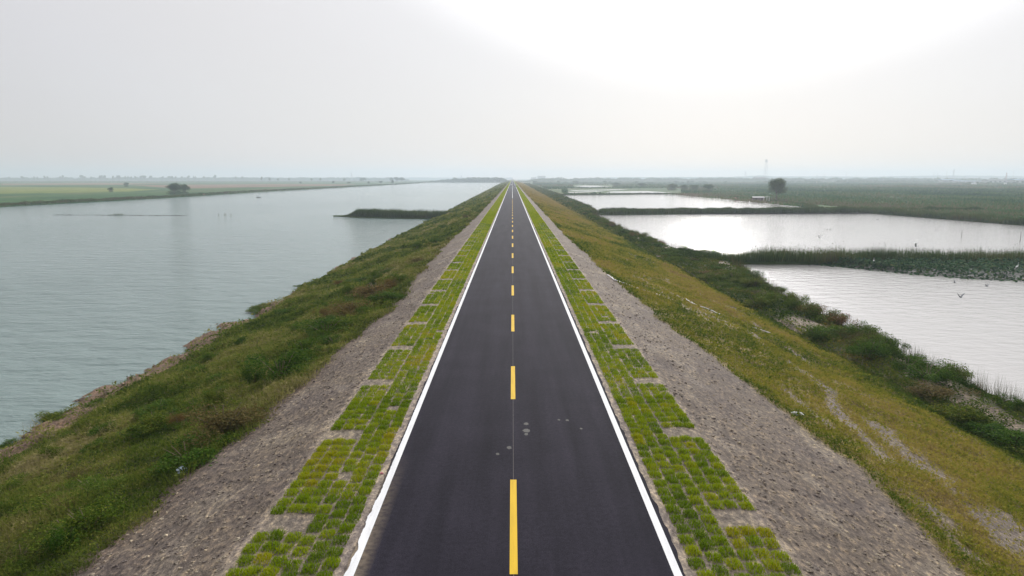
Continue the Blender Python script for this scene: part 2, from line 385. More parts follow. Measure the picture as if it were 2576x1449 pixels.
# ------------------------------------------------------------------ blades and leaf cards
def blades(p, h, w, lean=.35, curve=False, az=None):
    n = len(p); th = rng.random(n)*2*np.pi; ux, uy = np.cos(th), np.sin(th)
    la = rng.random(n)*2*np.pi; ll = h*lean*rng.random(n)
    L = np.stack([p[:, 0]-ux*w/2, p[:, 1]-uy*w/2, p[:, 2]], -1); Rr = np.stack([p[:, 0]+ux*w/2, p[:, 1]+uy*w/2, p[:, 2]], -1)
    T = np.stack([p[:, 0]+np.cos(la)*ll, p[:, 1]+np.sin(la)*ll, p[:, 2]+h], -1)
    if not curve:
        v = np.stack([L, Rr, T], 1).reshape(-1, 3); return v, np.arange(3*n).reshape(n, 3), 3
    off = np.stack([np.cos(la)*ll*.35, np.sin(la)*ll*.35, h*.6], -1)
    ML = L*.85+Rr*.15+off; MR = L*.15+Rr*.85+off
    T2 = T.copy(); T2[:, 0] += np.cos(la)*ll*.4; T2[:, 1] += np.sin(la)*ll*.4
    v = np.stack([L, Rr, MR, ML, T2], 1).reshape(-1, 3); b = np.arange(n)[:, None]*5
    f = np.concatenate([b+[0, 1, 2], b+[0, 2, 3], b+[3, 2, 4]]); return v, f, 5
def cards(p, s, flat=0.0):
    n = len(p); s = np.broadcast_to(s, n)[:, None]
    a = rng.normal(size=(n, 3)); a[:, 2] *= (1-flat); a /= np.linalg.norm(a, axis=1)[:, None]
    b = rng.normal(size=(n, 3)); b[:, 2] *= (1-flat); b -= a*(a*b).sum(1)[:, None]; b /= np.linalg.norm(b, axis=1)[:, None]
    asp = .35+.4*rng.random((n, 1))
    v = np.stack([p-a*s*.5, p-b*s*.5*asp, p+a*s*.5, p+b*s*.5*asp], 1).reshape(-1, 3)
    return v, np.arange(4*n).reshape(n, 4), 4
def ysamp(n, y0, y1, pw):
    u = rng.random(n); k = 1-pw; return (y0**k+u*(y1**k-y0**k))**(1/k)
def pick(cols, t):                   # blend a palette by t in 0..1
    cols = np.array(cols); t = np.clip(t, 0, .9999)*(len(cols)-1); i = t.astype(int); fr = (t-i)[:, None]
    return (cols[i]*(1-fr)+cols[i+1]*fr)*.86
def grass_obj(name, p, h, w, pal, t, mat, curve=False, lean=.35, parent=None, label=None, cat='grass', kind='stuff'):
    v, f, k = blades(p, h, w, lean, curve)
    o = mk(name, v, f, mat, parent, col=np.repeat(pick(pal, t), k, 0))
    if kind: tag(o, label, cat, kind=kind)
    return o
D = lambda x, y: np.sqrt(x*x+y*y+49)
# left slope: weedy green growth, low leafy herbs with grass between
def weeds(name, x, y, H, size, pal, t, label, cat='weeds', flat=.35, extra=None):
    z = surf(x, y)+H*rng.random(len(x))**.7; v, f, k = cards(np.stack([x, y, z], -1), size, flat)
    c = pick(pal, t)
    if extra is not None: c = c*(1-extra[1][:, None])+np.array(extra[0])*extra[1][:, None]
    return tag(mk(name, v, f, M['grass'], col=np.repeat(c, k, 0)), label, cat, kind='stuff')
def left_pts(n, soft=.15):
    y = ysamp(n, 7.5, 1500, 1.32); x = -(7+rng.random(n)*20.5); g = -x-gravL(y); f2 = fbm(x*2.2, y*2.2, 2)
    keep = (g > soft*rng.normal(size=n)) & (rng.random(n) > rockL(x, y)*.88) & (rng.random(n) < .3+1.5*f2) & (lz(x, y) > -5.9)
    return x[keep], y[keep], g[keep]
def left_H(x, y): return .05+1.0*(fbm(x*.55, y*.45, 4)-.38).clip(0, 1)+.35*(fbm(x*1.7+4, y*1.5, 2)-.55).clip(0, 1)
def left_t(x, y, n): return .05+1.5*(fbm(x*.22+9, y*.16, 4)-.25)+.5*(fbm(x*1.1, y*1.1+3, 2)-.5)+.15*rng.normal(size=n)
lp = [(.042, .078, .009), (.085, .132, .015), (.145, .19, .026), (.21, .225, .045), (.29, .265, .085), (.36, .31, .15)]
x, y, g = left_pts(430000); n = len(x); d = D(x, y); ev = sstep(1.3, 0, g)*.35*(fbm(x*.5, y*.5+6, 3) > .42)
weeds('weeds', x, y, left_H(x, y)*(1+(d/300).clip(0, .6)), .055*(d/13)**.9*(.5+rng.random(n)), lp, left_t(x, y, n), 'leafy dark green weeds on the slope down to the river', extra=((.09, .07, .035), ev))
x, y, g = left_pts(260000); n = len(x); d = D(x, y)
v_, f_, k_ = blades(np.stack([x, y, surf(x, y)-.02], -1), (left_H(x, y)+.10)*(.6+1.1*rng.random(n)), .010*(d/13)**.9, .9)
tag(mk('grass', v_, f_, M['grass'], col=np.repeat(pick(lp, left_t(x, y, n)+.15), k_, 0)), 'wispy grass among the weeds above the river', 'grass', kind='stuff')
# pale seed heads
n = 16000; y = ysamp(n, 8, 200, 1.3); x = -(9.5+rng.random(n)*13)
keep = fbm(x*.3+3, y*.3, 3) > .5; x, y = x[keep], y[keep]; n = len(x); d = D(x, y)
weeds('seed_heads', x, y, .15+left_H(x, y)*1.25, .028*(d/13)**.9, [(.14, .14, .05), (.24, .22, .10)], rng.random(n), 'thin pale seed heads over the riverside weeds', flat=0)
# right slope: yellow grass
def right_pts(n):
    y = ysamp(n, 7.5, 1500, 1.32); x = 6.8+rng.random(n)*17.5; g = x-gravR(y); f2 = fbm(x*2.5, y*2.5, 2)
    keep = (g > .12*rng.normal(size=n)) & (rng.random(n) > bareR(x, y)*.80) & (rng.random(n) < .25+1.45*f2) & (x < 23.5+rng.normal(size=n)*.6)
    return x[keep], y[keep], g[keep]
def right_H(x, y): return .05+.42*(fbm(x*.6, y*.45, 4)-.38).clip(0, 1)+.25*(fbm(x*2, y*1.8, 2)-.55).clip(0, 1)
def right_t(x, y, g, n): return .12+1.45*(fbm(x*.24+2, y*.11+4, 4)-.25)+.5*(fbm(x*1.3, y*1.1, 2)-.5)+.13*rng.normal(size=n)-.22*sstep(1.0, .1, g)-.35*sstep(20, 23, x)
yp = [(.062, .11, .012), (.14, .18, .019), (.25, .25, .03), (.335, .295, .05), (.37, .285, .08), (.28, .205, .085)]
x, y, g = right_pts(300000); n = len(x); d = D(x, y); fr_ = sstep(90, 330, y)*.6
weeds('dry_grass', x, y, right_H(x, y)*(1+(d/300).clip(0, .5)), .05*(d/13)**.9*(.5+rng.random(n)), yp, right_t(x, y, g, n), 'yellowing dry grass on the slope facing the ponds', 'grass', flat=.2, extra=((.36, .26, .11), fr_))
x, y, g = right_pts(260000); n = len(x); d = D(x, y)
v_, f_, k_ = blades(np.stack([x, y, surf(x, y)-.02], -1), (right_H(x, y)+.05)*(.5+.9*rng.random(n)), .011*(d/13)**.9, 1.5)
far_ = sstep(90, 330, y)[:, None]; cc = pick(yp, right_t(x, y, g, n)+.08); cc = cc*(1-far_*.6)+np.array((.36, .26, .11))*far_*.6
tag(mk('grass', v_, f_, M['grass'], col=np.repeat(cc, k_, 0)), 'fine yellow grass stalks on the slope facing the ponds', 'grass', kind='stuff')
# right berm: green ground cover
n = 230000; y = ysamp(n, 12, 1500, 1.25); x = 21.3+rng.random(n)*15; E = edge(y)
keep = (x < E+.6) & (rng.random(n) > sstep(.60, .68, fbm(x*.35, y*.16+9, 3))*.9) & (x > 21.5+rng.random(n)*2)
x, y = x[keep], y[keep]; n = len(x); d = D(x, y)
pal = [(.022, .050, .006), (.042, .082, .009), (.072, .115, .014), (.12, .135, .022), (.17, .12, .03)]
t = .1+1.5*(fbm(x*.3+12, y*.2, 4)-.28)+.4*(fbm(x*1.2, y*1.2, 2)-.5)+.13*rng.normal(size=n)
weeds('ground_cover', x, y, (.12+.9*(fbm(x*.5, y*.42, 4)-.3).clip(0, 1))*1.1, .07*(d/20)**.9*(.5+rng.random(n)), pal, t, 'dense green ground cover on the berm beside the ponds', 'ground cover')

# ------------------------------------------------------------------ turf in the paver cells
PCOL = .335; PROW = .43
def tuft_pts(cx, cy, nb):
    n = len(cx); X = np.repeat(cx, nb)+(rng.random(n*nb)+rng.random(n*nb)*.0-.5)*.31; Y = np.repeat(cy, nb)+(rng.random(n*nb)-.5)*.375
    return X, Y
tpal = [(.13, .22, .006), (.22, .33, .007), (.32, .41, .008), (.40, .43, .009), (.43, .38, .015)]
def tufts(name, cx, cy, label, parent=None, kind='stuff', cat='grass', origin=None):
    vs = []; fs = []; cs = []; b = 0
    tint = np.clip(.42+.17*rng.normal(size=len(cx))+1.2*(fbm(cx*.8+3, cy*.30, 3)-.5), 0, 1)
    size = .8+.35*rng.random(len(cx)); dead = rng.random(len(cx)) > .996
    for lo, hi, nb, wd in ((0, 22, 240, .015), (22, 40, 120, .023), (40, 75, 55, .040), (75, 160, 20, .08)):
        s = (cy >= lo) & (cy < hi) & ~dead
        if not s.any(): continue
        X, Y = tuft_pts(cx[s], cy[s], nb); n = len(X); sz = np.repeat(size[s], nb)
        # rounder clump: outer blades shorter
        r2 = ((X-np.repeat(cx[s], nb))/.15)**2+((Y-np.repeat(cy[s], nb))/.17)**2
        h = (.105-.038*r2)*sz*(.6+.7*rng.random(n)); z = lz(X, Y)
        t = np.repeat(tint[s], nb)+.16*rng.normal(size=n)
        v, f, k = blades(np.stack([X, Y, z], -1), h.clip(.03, 1), wd*np.ones(n), .9, curve=hi <= 22)
        vs.append(v); fs.append(f+b); b += len(v); cs.append(np.repeat(pick(tpal, t), k, 0))
    if not vs: return None
    v = np.concatenate(vs)
    o = mk(name, v, np.concatenate(fs), M['turf'], parent, col=np.concatenate(cs))
    tag(o, label, cat, kind=kind); return o
ORD = ['first', 'second', 'third', 'fourth', 'fifth', 'sixth', 'seventh', 'eighth', 'ninth', 'tenth', 'eleventh', 'twelfth', 'thirteenth', 'fourteenth', 'fifteenth', 'sixteenth', 'seventeenth', 'eighteenth']
def Yof(py, h=7.25): return P(1287, py, CAM_H-h)[1]
for sgn, side, inner, yb in ((-1, 'left', 3.33, Yof(1291)), (1, 'right', 3.36, Yof(1280))):
    rows = np.arange(8, 150, PROW); cx = []; cy = []
    for c_ in range(3):
        yy = rows+(c_ % 2)*PROW*.5; cx.append(np.full(len(yy), CX+sgn*(inner+PCOL*(c_+.5)))); cy.append(yy)
    cx = np.concatenate(cx); cy = np.concatenate(cy)+.02*rng.normal(size=len(cx)); cx = cx+.015*rng.normal(size=len(cx))
    tufts('verge_turf', cx, cy, 'three continuous columns of square grass tufts along the %s road edge' % side)
    fx = []; fy = []; q = 0
    pos = yb-5.03*2
    while pos < 145:
        rr = pos+.2+np.arange(10)*PROW; X_ = []; Y_ = []
        for c_ in range(3):
            yy = rr+(.06 if c_ == 1 else 0); X_.append(np.full(10, CX+sgn*(inner+PCOL*(3+c_+.5)+.03))); Y_.append(yy)
        X_ = np.concatenate(X_)+.015*rng.normal(size=30); Y_ = np.concatenate(Y_)+.02*rng.normal(size=30)
        m_ = Y_ > 9; X_, Y_ = X_[m_], Y_[m_]
        if pos+4.2 > 12 and q < 16:
            org = (float(CX+sgn*(inner+PCOL*4.5)), float(max(pos, 9)), float(lz(np.array([sgn*4.8]), np.array([pos]))[0]))
            pan = empty('turf_panel', org); pan['group'] = 'turf panels along the %s verge' % side
            for u_, w_ in zip(X_, Y_):
                tf = tufts('grass_tuft', np.array([u_]), np.array([w_]), None, pan, None, None)
                if tf: tf.location = -Vector(org)
            tag(pan, '%s from the front of the green turf panels jutting out on the %s verge' % (ORD[q], side), 'turf panel')
            q += 1
        elif q >= 16: fx.append(X_); fy.append(Y_)
        pos += 5.03
    tufts('verge_turf', np.concatenate(fx), np.concatenate(fy), 'far turf panels merging along the %s verge' % side)
    # beyond: closed low sward
    yy = ysamp(26000, 110, 2500, 1.1); xx = CX+sgn*(inner+rng.random(26000)*2.0); dd = D(xx, yy)
    gap = ((yy-yb) % 5.03 > 4.35) & (np.abs(xx) > inner+1.05) & (yy < 260); xx, yy, dd = xx[~gap], yy[~gap], dd[~gap]; n = len(xx)
    grass_obj('verge_turf', np.stack([xx, yy, lz(xx, yy)], -1), .09+.07*rng.random(n), .09*(dd/110), tpal, .35+.18*rng.normal(size=n)+.2, M['turf'], lean=.6, label='far yellow green turf running along the %s verge to the horizon' % side)

# ------------------------------------------------------------------ ground, water, plains
def poly(name, pts, z, mat, skirt=None, kind='structure'):
    tri = geometry.tessellate_polygon([[Vector((p[0], p[1], 0)) for p in pts]])
    v = [(p[0], p[1], z) for p in pts]; f = [tuple(t) for t in tri]; n = len(pts)
    # make sure faces point up
    g = []
    for t in f:
        a_, b_, c_ = (v[i] for i in t); cr = (b_[0]-a_[0])*(c_[1]-a_[1])-(b_[1]-a_[1])*(c_[0]-a_[0])
        g.append(t if cr > 0 else t[::-1])
    mb = MB(); mb.add(v, g)
    if skirt:
        mb.v += [(p[0], p[1], skirt) for p in pts]
        mb.f += [(i, (i+1) % n, n+(i+1) % n, n+i) for i in range(n)]
    o = mb.build(name, mat); tag(o, kind=kind); return o
def wobble(pts, step=6, amp=1.0, seed=0, far=600):
    out = []
    for i in range(len(pts)-1):
        a_ = np.array(pts[i][:2]); b_ = np.array(pts[i+1][:2]); L = np.linalg.norm(b_-a_); m_ = np.hypot(*((a_+b_)/2))
        st = max(step, step*m_/200); k_ = max(1, int(min(L, 6000)/st))
        for j in range(k_):
            q = a_+(b_-a_)*j/k_; nrm = np.array([-(b_-a_)[1], (b_-a_)[0]])/max(L, 1e-6)
            s_ = float(fbm(np.array([(q[0]+q[1])*.06+seed]), np.array([(q[0]-q[1])*.06]), 4)[0]-.5)
            q = q+nrm*s_*2*amp*max(1, m_/250); out.append((float(q[0]), float(q[1])))
    out.append(tuple(float(t) for t in pts[-1][:2])); return out
WZ = -6.0; LZ = -5.35
B = 6400
poly('ground', [(-B, -1600), (B, -1600), (B, B), (-B, B)], -7.6, M['bed'])
poly('river', [(-1200, -300), (-20, -300), (-20, 2300), (-1200, 2300)], WZ, M['river'])
lb = [P(x, y, WZ) for x, y in ((-900, 573), (-400, 544), (0, 521), (120, 514.5), (250, 508), (425, 498), (540, 490.5), (644, 483.5), (740, 478.5), (814, 474.5), (900, 469.5), (1004, 464), (1040, 461), (1081, 458.6), (1150, 459.2), (1262, 459.4))]
bankL = wobble(lb, 5, .7, 3)
poly('plain', [(-B, -900), (-700, -900)]+bankL+[(-24, 2300), (-24, B), (-B, B)], LZ, M['plain_left'], skirt=-7.4)
# right: ponds as one level, land around them
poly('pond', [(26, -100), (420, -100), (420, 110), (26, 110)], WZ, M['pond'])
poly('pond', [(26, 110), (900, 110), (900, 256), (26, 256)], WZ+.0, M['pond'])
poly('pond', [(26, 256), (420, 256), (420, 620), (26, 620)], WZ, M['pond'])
pc_far = [P(x, y, WZ) for x, y in ((1396, 491.5), (1500, 490.5), (1620, 489), (1700, 489), (1770, 494), (1850, 500), (1930, 508), (2010, 518), (2030, 526))]
dk2_far = [P(x, y, WZ) for x, y in ((2000, 533), (1800, 535), (1530, 538))]
dk2_near = [P(x, y, WZ) for x, y in ((1520, 541.5), (1700, 539), (1900, 536.5), (2160, 535), (2350, 550), (2576, 568), (2900, 594), (3400, 640))]
w1 = wobble(pc_far, 4, .5, 1); w2 = wobble(dk2_near, 4, .5, 2)
poly('plain', [(32, B), (32, float(pc_far[0][1]))]+w1+[tuple(q[:2]) for q in dk2_far]+[(32, float(dk2_far[-1][1])), (32, float(dk2_near[0][1]))]+w2+[(700, 120), (900, -900), (B, -900), (B, B)], LZ, M['plain_right'], skirt=-7.4)
# dike with reeds between the two nearer ponds
d1n = wobble([(30, 104), (60, 103.5), (110, 102), (170, 100), (260, 96)], 4, .4, 5); d1f = wobble([(260, 102), (170, 105.5), (110, 107), (60, 108), (30, 109)], 4, .4, 6)
poly('dike', d1n+d1f, -5.45, M['plain_right'], skirt=-7.4)
# spit in the river
spn = [P(x, y, WZ) for x, y in ((836, 544.4), (856, 545.2), (900, 548), (960, 549.5), (1056, 551), (1110, 553.5))]
spf = [P(x, y, WZ) for x, y in ((1165, 543), (1000, 542.5), (900, 542.7), (860, 543.3), (836, 543.8))]
poly('spit', wobble(list(spn)+list(spf), 3, .3, 9), -5.7, M['plain_left'], skirt=-7.4)
# flooded fields and channels farther off
def sheet(pts, mat='pond', name='pond', dz=.02, amp=.6):
    q = [P(x, y, LZ+dz) for x, y in pts]; poly(name, wobble(q+[q[0]], 6, amp, len(pts))[:-1], LZ+dz, M[mat])
sheet([(1444, 467.8), (1470, 466.9), (1500, 467.2), (1536, 470.4), (1525, 472.2), (1480, 472.0), (1460, 470)])
sheet([(1373, 478), (1381, 477.6), (1405, 487), (1396, 487.3)])
sheet([(1326, 454.8), (1332, 454.4), (1344, 457), (1340, 457.3)])
sheet([(1358, 456.5), (1371, 456.3), (1372, 457.6), (1360, 457.8)])
sheet([(1430, 478.5), (1560, 476.2), (1580, 477.0), (1540, 478.3), (1440, 480)])
sheet([(1425, 483), (1500, 481), (1520, 482), (1430, 484.8)])
sheet([(1535, 481.5), (1620, 480.6), (1690, 484.5), (1706, 487.6), (1640, 486.0), (1520, 484.5)])
for pts, mt in (([(0, 470), (200, 471), (330, 474), (400, 477), (330, 482), (250, 484), (100, 486), (-200, 490), (-200, 468)], 'crop_field'),
                ([(330, 466), (700, 463), (900, 464), (860, 467), (700, 470), (480, 474), (420, 473)], 'fallow'),
                ([(0, 462), (260, 460), (420, 462), (300, 465), (0, 465.5)], 'fallow')):
    sheet(pts, mt, 'field', .03, 1.5)

# ------------------------------------------------------------------ reeds and ground cover along the banks
def along(pts, n, w0, w1, pw=None):
    q = np.array([p[:2] for p in pts], dtype=float); seg = np.diff(q, axis=0); L = np.linalg.norm(seg, axis=1)
    mid = (q[1:]+q[:-1])/2; dist = np.linalg.norm(mid, axis=1); wt = L/np.maximum(dist, 20)**1.1; wt /= wt.sum()
    i = rng.choice(len(seg), n, p=wt); t = rng.random(n); nrm = np.stack([-seg[:, 1], seg[:, 0]], -1)/np.maximum(L, 1e-6)[:, None]
    o = w0+(w1-w0)*rng.random(n); r_ = q[i]+seg[i]*t[:, None]+nrm[i]*o[:, None]; return r_[:, 0], r_[:, 1]
def bank(name, pts, n, w0, w1, z, h0, h1, wid, pal, label, cat='reeds', tsc=.08):
    x, y = along(pts, n, w0, w1); d = D(x, y); hn = fbm(x*.25, y*.25+3, 3); h = h0+(h1-h0)*np.clip(hn*1.6-.3, 0, 1)*(.5+.7*rng.random(n))
    t = .5+1.5*(fbm(x*tsc, y*tsc, 4)-.5)+.18*rng.normal(size=n)
    return grass_obj(name, np.stack([x, y, np.full(n, z)], -1), h, wid*(d/100)**.9, pal, t, M['grass'], lean=.45, label=label, cat=cat)
rp = [(.03, .062, .014), (.05, .09, .018), (.075, .115, .025), (.12, .12, .04)]
bank('bank_growth', bankL, 60000, 0, 9, LZ-.5, .8, 2.2, .16, rp+[(.10, .08, .05)], 'green and brown growth along the far river bank', 'bank plants')
bank('bank_growth', w2, 60000, -.2, 8, LZ-.4, .8, 2.2, .16, rp, 'dark green growth on the far bank of the glittering pond', 'bank plants')
bank('bank_growth', w1, 22000, 0, 5, LZ-.4, .5, 1.4, .14, rp, 'low growth on the far bank of the narrow pond', 'bank plants')
x0 = [(33, 252), (60, 253), (110, 256), (150, 258.5), (180, 262)]
bank('reeds', x0, 26000, -2, 3, -5.6, 1.1, 2.4, .11, rp, 'row of reeds on the second dike across the ponds')
dkl = [(27.5, 106), (60, 105.5), (110, 104.5), (170, 102.5), (255, 99)]
x, y = along(dkl, 36000, -3, 3); n = len(x); low = sstep(36, 40, x)*.25+.75
h = (1.2+1.45*fbm(x*.3, y*.3, 3))*(.45+.65*rng.random(n))*low
grass_obj('reeds', np.stack([x, y, np.full(n, -5.5)], -1), h, .06+.03*rng.random(n), rp+[(.09, .085, .05)], .35+1.4*(fbm(x*.12, y*.3, 3)-.5)+.2*rng.normal(size=n), M['grass'], lean=.3, label='tall reeds with brown tops on the dike behind the lotus bed', cat='reeds')
# reed plumes
x, y = along(dkl, 2200, -2.8, 2.8); m_ = x > 38; x, y = x[m_], y[m_]; n = len(x); hh = 1.5+1.0*rng.random(n)*fbm(x*.3, y*.3, 2)*2
v1, f1, _ = blades(np.stack([x, y, np.full(n, -5.5)], -1), hh, .02*np.ones(n), .1)
pv = v1.reshape(-1, 3, 3)[:, 2]; v2, f2, _ = cards(pv-np.array([0, 0, .1]), .12+.10*rng.random(n))
tri2 = np.concatenate([f2[:, [0, 1, 2]], f2[:, [0, 2, 3]]])
tag(mk('reed_plumes', np.concatenate([v1, v2]), np.concatenate([f1, tri2+len(v1)]), M['grass'], col=np.concatenate([np.tile((.09, .075, .04), (len(v1), 1)), np.tile((.085, .07, .05), (len(v2), 1))])), 'brown plumes rising over the reeds behind the lotus bed', 'reeds', kind='stuff')
x, y = along([(p[0], p[1]) for p in spn[1:]], 26000, 0.2, 8); n = len(x)
taper = sstep(-58.5, -52, x)*.85+.15
grass_obj('reeds', np.stack([x, y, np.full(n, -5.8)], -1), (1.1+2.4*fbm(x*.55, y*.4, 3))*(.5+.65*rng.random(n))*taper, .10+.05*rng.random(n), rp, .4+1.2*(fbm(x*.2, y*.2, 3)-.5)+.2*rng.normal(size=n), M['grass'], lean=.4, label='dark reeds covering the spit that reaches into the river', cat='reeds')
# lotus bed: round leaves standing above the water in front of the dike
lot_edge = np.array([P(x, y, WZ)[:2] for x, y in ((1872, 655), (1960, 659), (2080, 667), (2200, 680), (2300, 690), (2420, 699), (2576, 706), (2800, 722), (3200, 750))])
n = 60000; x = 36+rng.random(n)**.85*150; ye = np.interp(x, lot_edge[:, 0], lot_edge[:, 1]); u = rng.random(n); y = ye-2.6+(105-ye+2.6)*u
dens = sstep(-2.6, 1.6, y-ye)*(.25+.75*sstep(.32, .5, fbm(x*.5, y*.5, 3))); ok = (rng.random(n) < dens) & (x > 38) & (y < 104.8)
x, y, ye = x[ok], y[ok], ye[ok]; n = len(x); zz = WZ+.03+np.clip(y-ye+.3, 0, 3)/3*(.35+.8*rng.random(n))
v_, f_, k_ = cards(np.stack([x, y, zz], -1), .38+.3*rng.random(n), flat=.72)
cc = pick([(.02, .06, .03), (.034, .09, .04), (.055, .125, .05), (.10, .16, .06), (.17, .19, .08)], .35+.25*rng.normal(size=n))
tag(mk('lotus_leaves', v_, f_, M['lotus'], col=np.repeat(cc, 4, 0)), 'dark green lotus leaves crowding the pond in front of the reeds', 'lotus', kind='stuff')
# mottled low vegetation over the plains
def cover(name, n, x0, x1, y0, y1, pw, inside, z, pal, label, hs, slope=(0, 0)):
    y = ysamp(n, y0, y1, pw); x = (x0+(x1-x0)*rng.random(n))*y; ok = inside(x, y); x, y = x[ok], y[ok]; n = len(x); d = D(x, y)
    dn = fbm(x*.02, y*.012, 4); ok = rng.random(n) < sstep(.34, .55, dn)*.7+.35; x, y, d = x[ok], y[ok], d[ok]; n = len(x)
    h = hs*(.35+1.0*fbm(x*.04, y*.03, 3))*(.4+rng.random(n))*(1+(d/900).clip(0, 1.5))
    t = .5+1.7*(fbm(x*.015+8, y*.008, 4)-.5)+.16*rng.normal(size=n)
    return grass_obj(name, np.stack([x, y, np.full(n, z)], -1), h, .0026*d*(.6+rng.random(n)), pal, t, M['grass'], lean=1.0, label=label, cat='ground cover')
nearx = np.array(w2)[:, 0]; neary = np.array(w2)[:, 1]; o_ = np.argsort(nearx)
pcx = np.array(w1)[:, 0]; pcy = np.array(w1)[:, 1]; o2 = np.argsort(pcx)
pondD = [(x, y) for x, y in ((1425, 475.5), (1710, 489.5))]
def ins(x, y):
    a_ = y > np.interp(x, nearx[o_], neary[o_])+2; b_ = (y > np.interp(x, pcx[o2], pcy[o2])+2) | (x > pcx.max())
    sc = 1700*x/(y+2)/cP+1287; sy = 448+22735/(y+2)                     # stay off the flooded fields
    wet = ((sc > 1425) & (sc < 1712) & (sy > 475) & (sy < 489)) | ((sc > 1440) & (sc < 1540) & (sy > 466) & (sy < 473)) | ((sc > 1366) & (sc < 1412) & (sy > 476.5) & (sy < 489))
    return a_ & b_ & (x > 42) & (~wet)
gp = [(.02, .07, .028), (.038, .105, .034), (.065, .14, .038), (.11, .14, .05), (.17, .14, .08)]
cover('ground_cover', 200000, .03, 1.1, 200, 3500, 1.5, ins, LZ, gp, 'green and russet scrub covering the plain beyond the ponds', .9)
bx = np.array(bankL); ob = np.argsort(bx[:, 0])
def insl(x, y): return (y > np.interp(x, bx[ob, 0], bx[ob, 1])+3) & (x < -60)
cover('ground_cover', 90000, -1.1, -.03, 230, 3500, 1.5, insl, LZ, [(.03, .08, .025), (.06, .12, .03), (.10, .15, .04), (.15, .14, .07), (.20, .14, .09)], 'green and tan scrub covering the plain across the river', .6)

# ------------------------------------------------------------------ shrubs
def bush_mesh(seed, wx, h, n, s, pal, flat=0):
    r_ = np.random.default_rng(seed); k = 14
    c = np.stack([r_.normal(size=k)*.24*wx, r_.normal(size=k)*.24*wx, .15*h+.50*h*r_.random(k)], -1); rad = (.16+.16*r_.random(k))
    i = r_.integers(0, k, n); dv = r_.normal(size=(n, 3)); dv /= np.linalg.norm(dv, axis=1)[:, None]
    rr = (r_.random(n)**.45)[:, None]; p = c[i]+dv*rr*rad[i][:, None]*np.array([wx, wx, h*1.15])
    p[:, 2] = np.abs(p[:, 2]); v, f, q = cards(p, s*(.6+.8*r_.random(n)), flat)
    t = .5+.28*r_.normal(size=n)+.4*(r_.random(k)[i]-.5)
    return mk('foliage', v, f, M['leaf'], col=np.repeat(pick(pal, t), 4, 0), link=False)
bp_ = [(.032, .075, .009), (.06, .12, .013), (.10, .165, .02), (.16, .20, .035)]
br_ = [(.08, .075, .028), (.12, .10, .04), (.16, .12, .05), (.19, .13, .06)]
BV = [bush_mesh(100+i, 1.0, 1.0, 4200, .050, bp_) for i in range(5)]+[bush_mesh(200+i, 1.0, 1.0, 3600, .045, br_) for i in range(2)]
def stem_mesh(seed):
    r_ = random.Random(seed); mb = MB()
    for k in range(7):
        a_ = r_.random()*6.28; t_ = .18+.25*r_.random()
        mb.tube([(0, 0, 0), (t_*.4*math.cos(a_), t_*.4*math.sin(a_), .35), (t_*math.cos(a_), t_*math.sin(a_), .75)], [.018, .012, .005], 4)
    o = mb.build('stem', M['stem']); me = o.data; bpy.data.objects.remove(o); return me
SM = [stem_mesh(i) for i in range(2)]
def shrub(x, y, w, h, var, label, group, cat='shrub', z=None):
    zz = float(surf(np.array([x]), np.array([y]))[0]) if z is None else z
    r_ = empty('shrub', (x, y, zz-.05), random.random()*6.28); r_.scale = (w, w*(.8+.4*random.random()), h)
    a_ = bpy.data.objects.new('foliage', BV[var]); COL.objects.link(a_); a_.parent = r_
    b_ = bpy.data.objects.new('stem', SM[var % 2]); COL.objects.link(b_); b_.parent = r_
    return tag(r_, label, cat, group)
def PS(px_, py_):                    # point of the levee surface seen at a place in the photograph
    d_ = ray(px_, py_); t = 8.0
    for _ in range(4000):
        q = np.array([0, 0, CAM_H])+d_*t
        if q[2] < float(lz(np.array([q[0]]), np.array([q[1]]))[0]): return q
        t *= 1.002
    return q
named = [
 (705, 958, 2.6, 1.5, 0, 'largest dark bush overhanging the bare strip on the river side'),
 (765, 905, 1.8, 1.2, 1, 'rounded bush just beyond the largest dark bush on the river side'),
 (560, 1090, 2.4, 1.2, 5, 'wide brown green bush at the edge of the clods, nearer than the largest dark bush'),
 (470, 1165, 2.0, .75, 0, 'low dark bush just behind the pale plastic bag'),
 (640, 968, .9, 1.15, 3, 'slim light green bush left of the largest dark bush'),
 (545, 1022, .7, .8, 3, 'small bright green bush in the middle of the weedy slope'),
 (285, 1008, 1.5, .5, 2, 'flat dark bush on the weedy slope near the rocky shore'),
 (128, 1052, 2.0, .55, 4, 'low green mound on the rocky shore nearest the camera'),
 (652, 778, 2.6, .6, 2, 'low dark mound alone on the rocky shore midway along'),
 (790, 706, 1.8, 1.0, 4, 'dark green bush standing at the waterline where the rocks end'),
 (760, 722, 1.6, .5, 1, 'small low bush beside the waterline bush where the rocks end'),
 (945, 745, 3.6, 1.3, 6, 'broad russet bush bulging over the clods far up the river side'),
 (880, 800, 2.8, 1.2, 5, 'brownish bush in front of the broad russet one on the river side'),
 (820, 845, 2.6, 1.1, 0, 'dark bush between the brownish bush and the rounded bush'),
 (380, 1090, 1.6, .8, 1, 'mid green bush left of the wide brown green bush'),
 (225, 1340, 1.5, .8, 2, 'fresh green bush low in the near weedy slope'),
 (30, 1110, 1.4, .5, 0, 'dark low bush at the left frame edge near the shore'),
]
for px_, py_, w_, h_, vr, lb_ in named:
    q = PS(px_, py_); shrub(float(q[0]), float(q[1]), w_, h_, vr, lb_, 'bushes on the river side slope')
for i in range(60):                  # along the upper edge of the river side weeds
    y = 36*math.exp(random.random()*2.3); x = -(float(gravL(np.array([y]))[0])+.8+abs(random.gauss(0, 2.6)))
    shrub(x, y, .9+1.5*random.random(), .5+.8*random.random(), random.choice([0, 1, 2, 5, 4, 3]), 'low bush among the far weeds of the river side slope', 'far bushes on the river side slope')
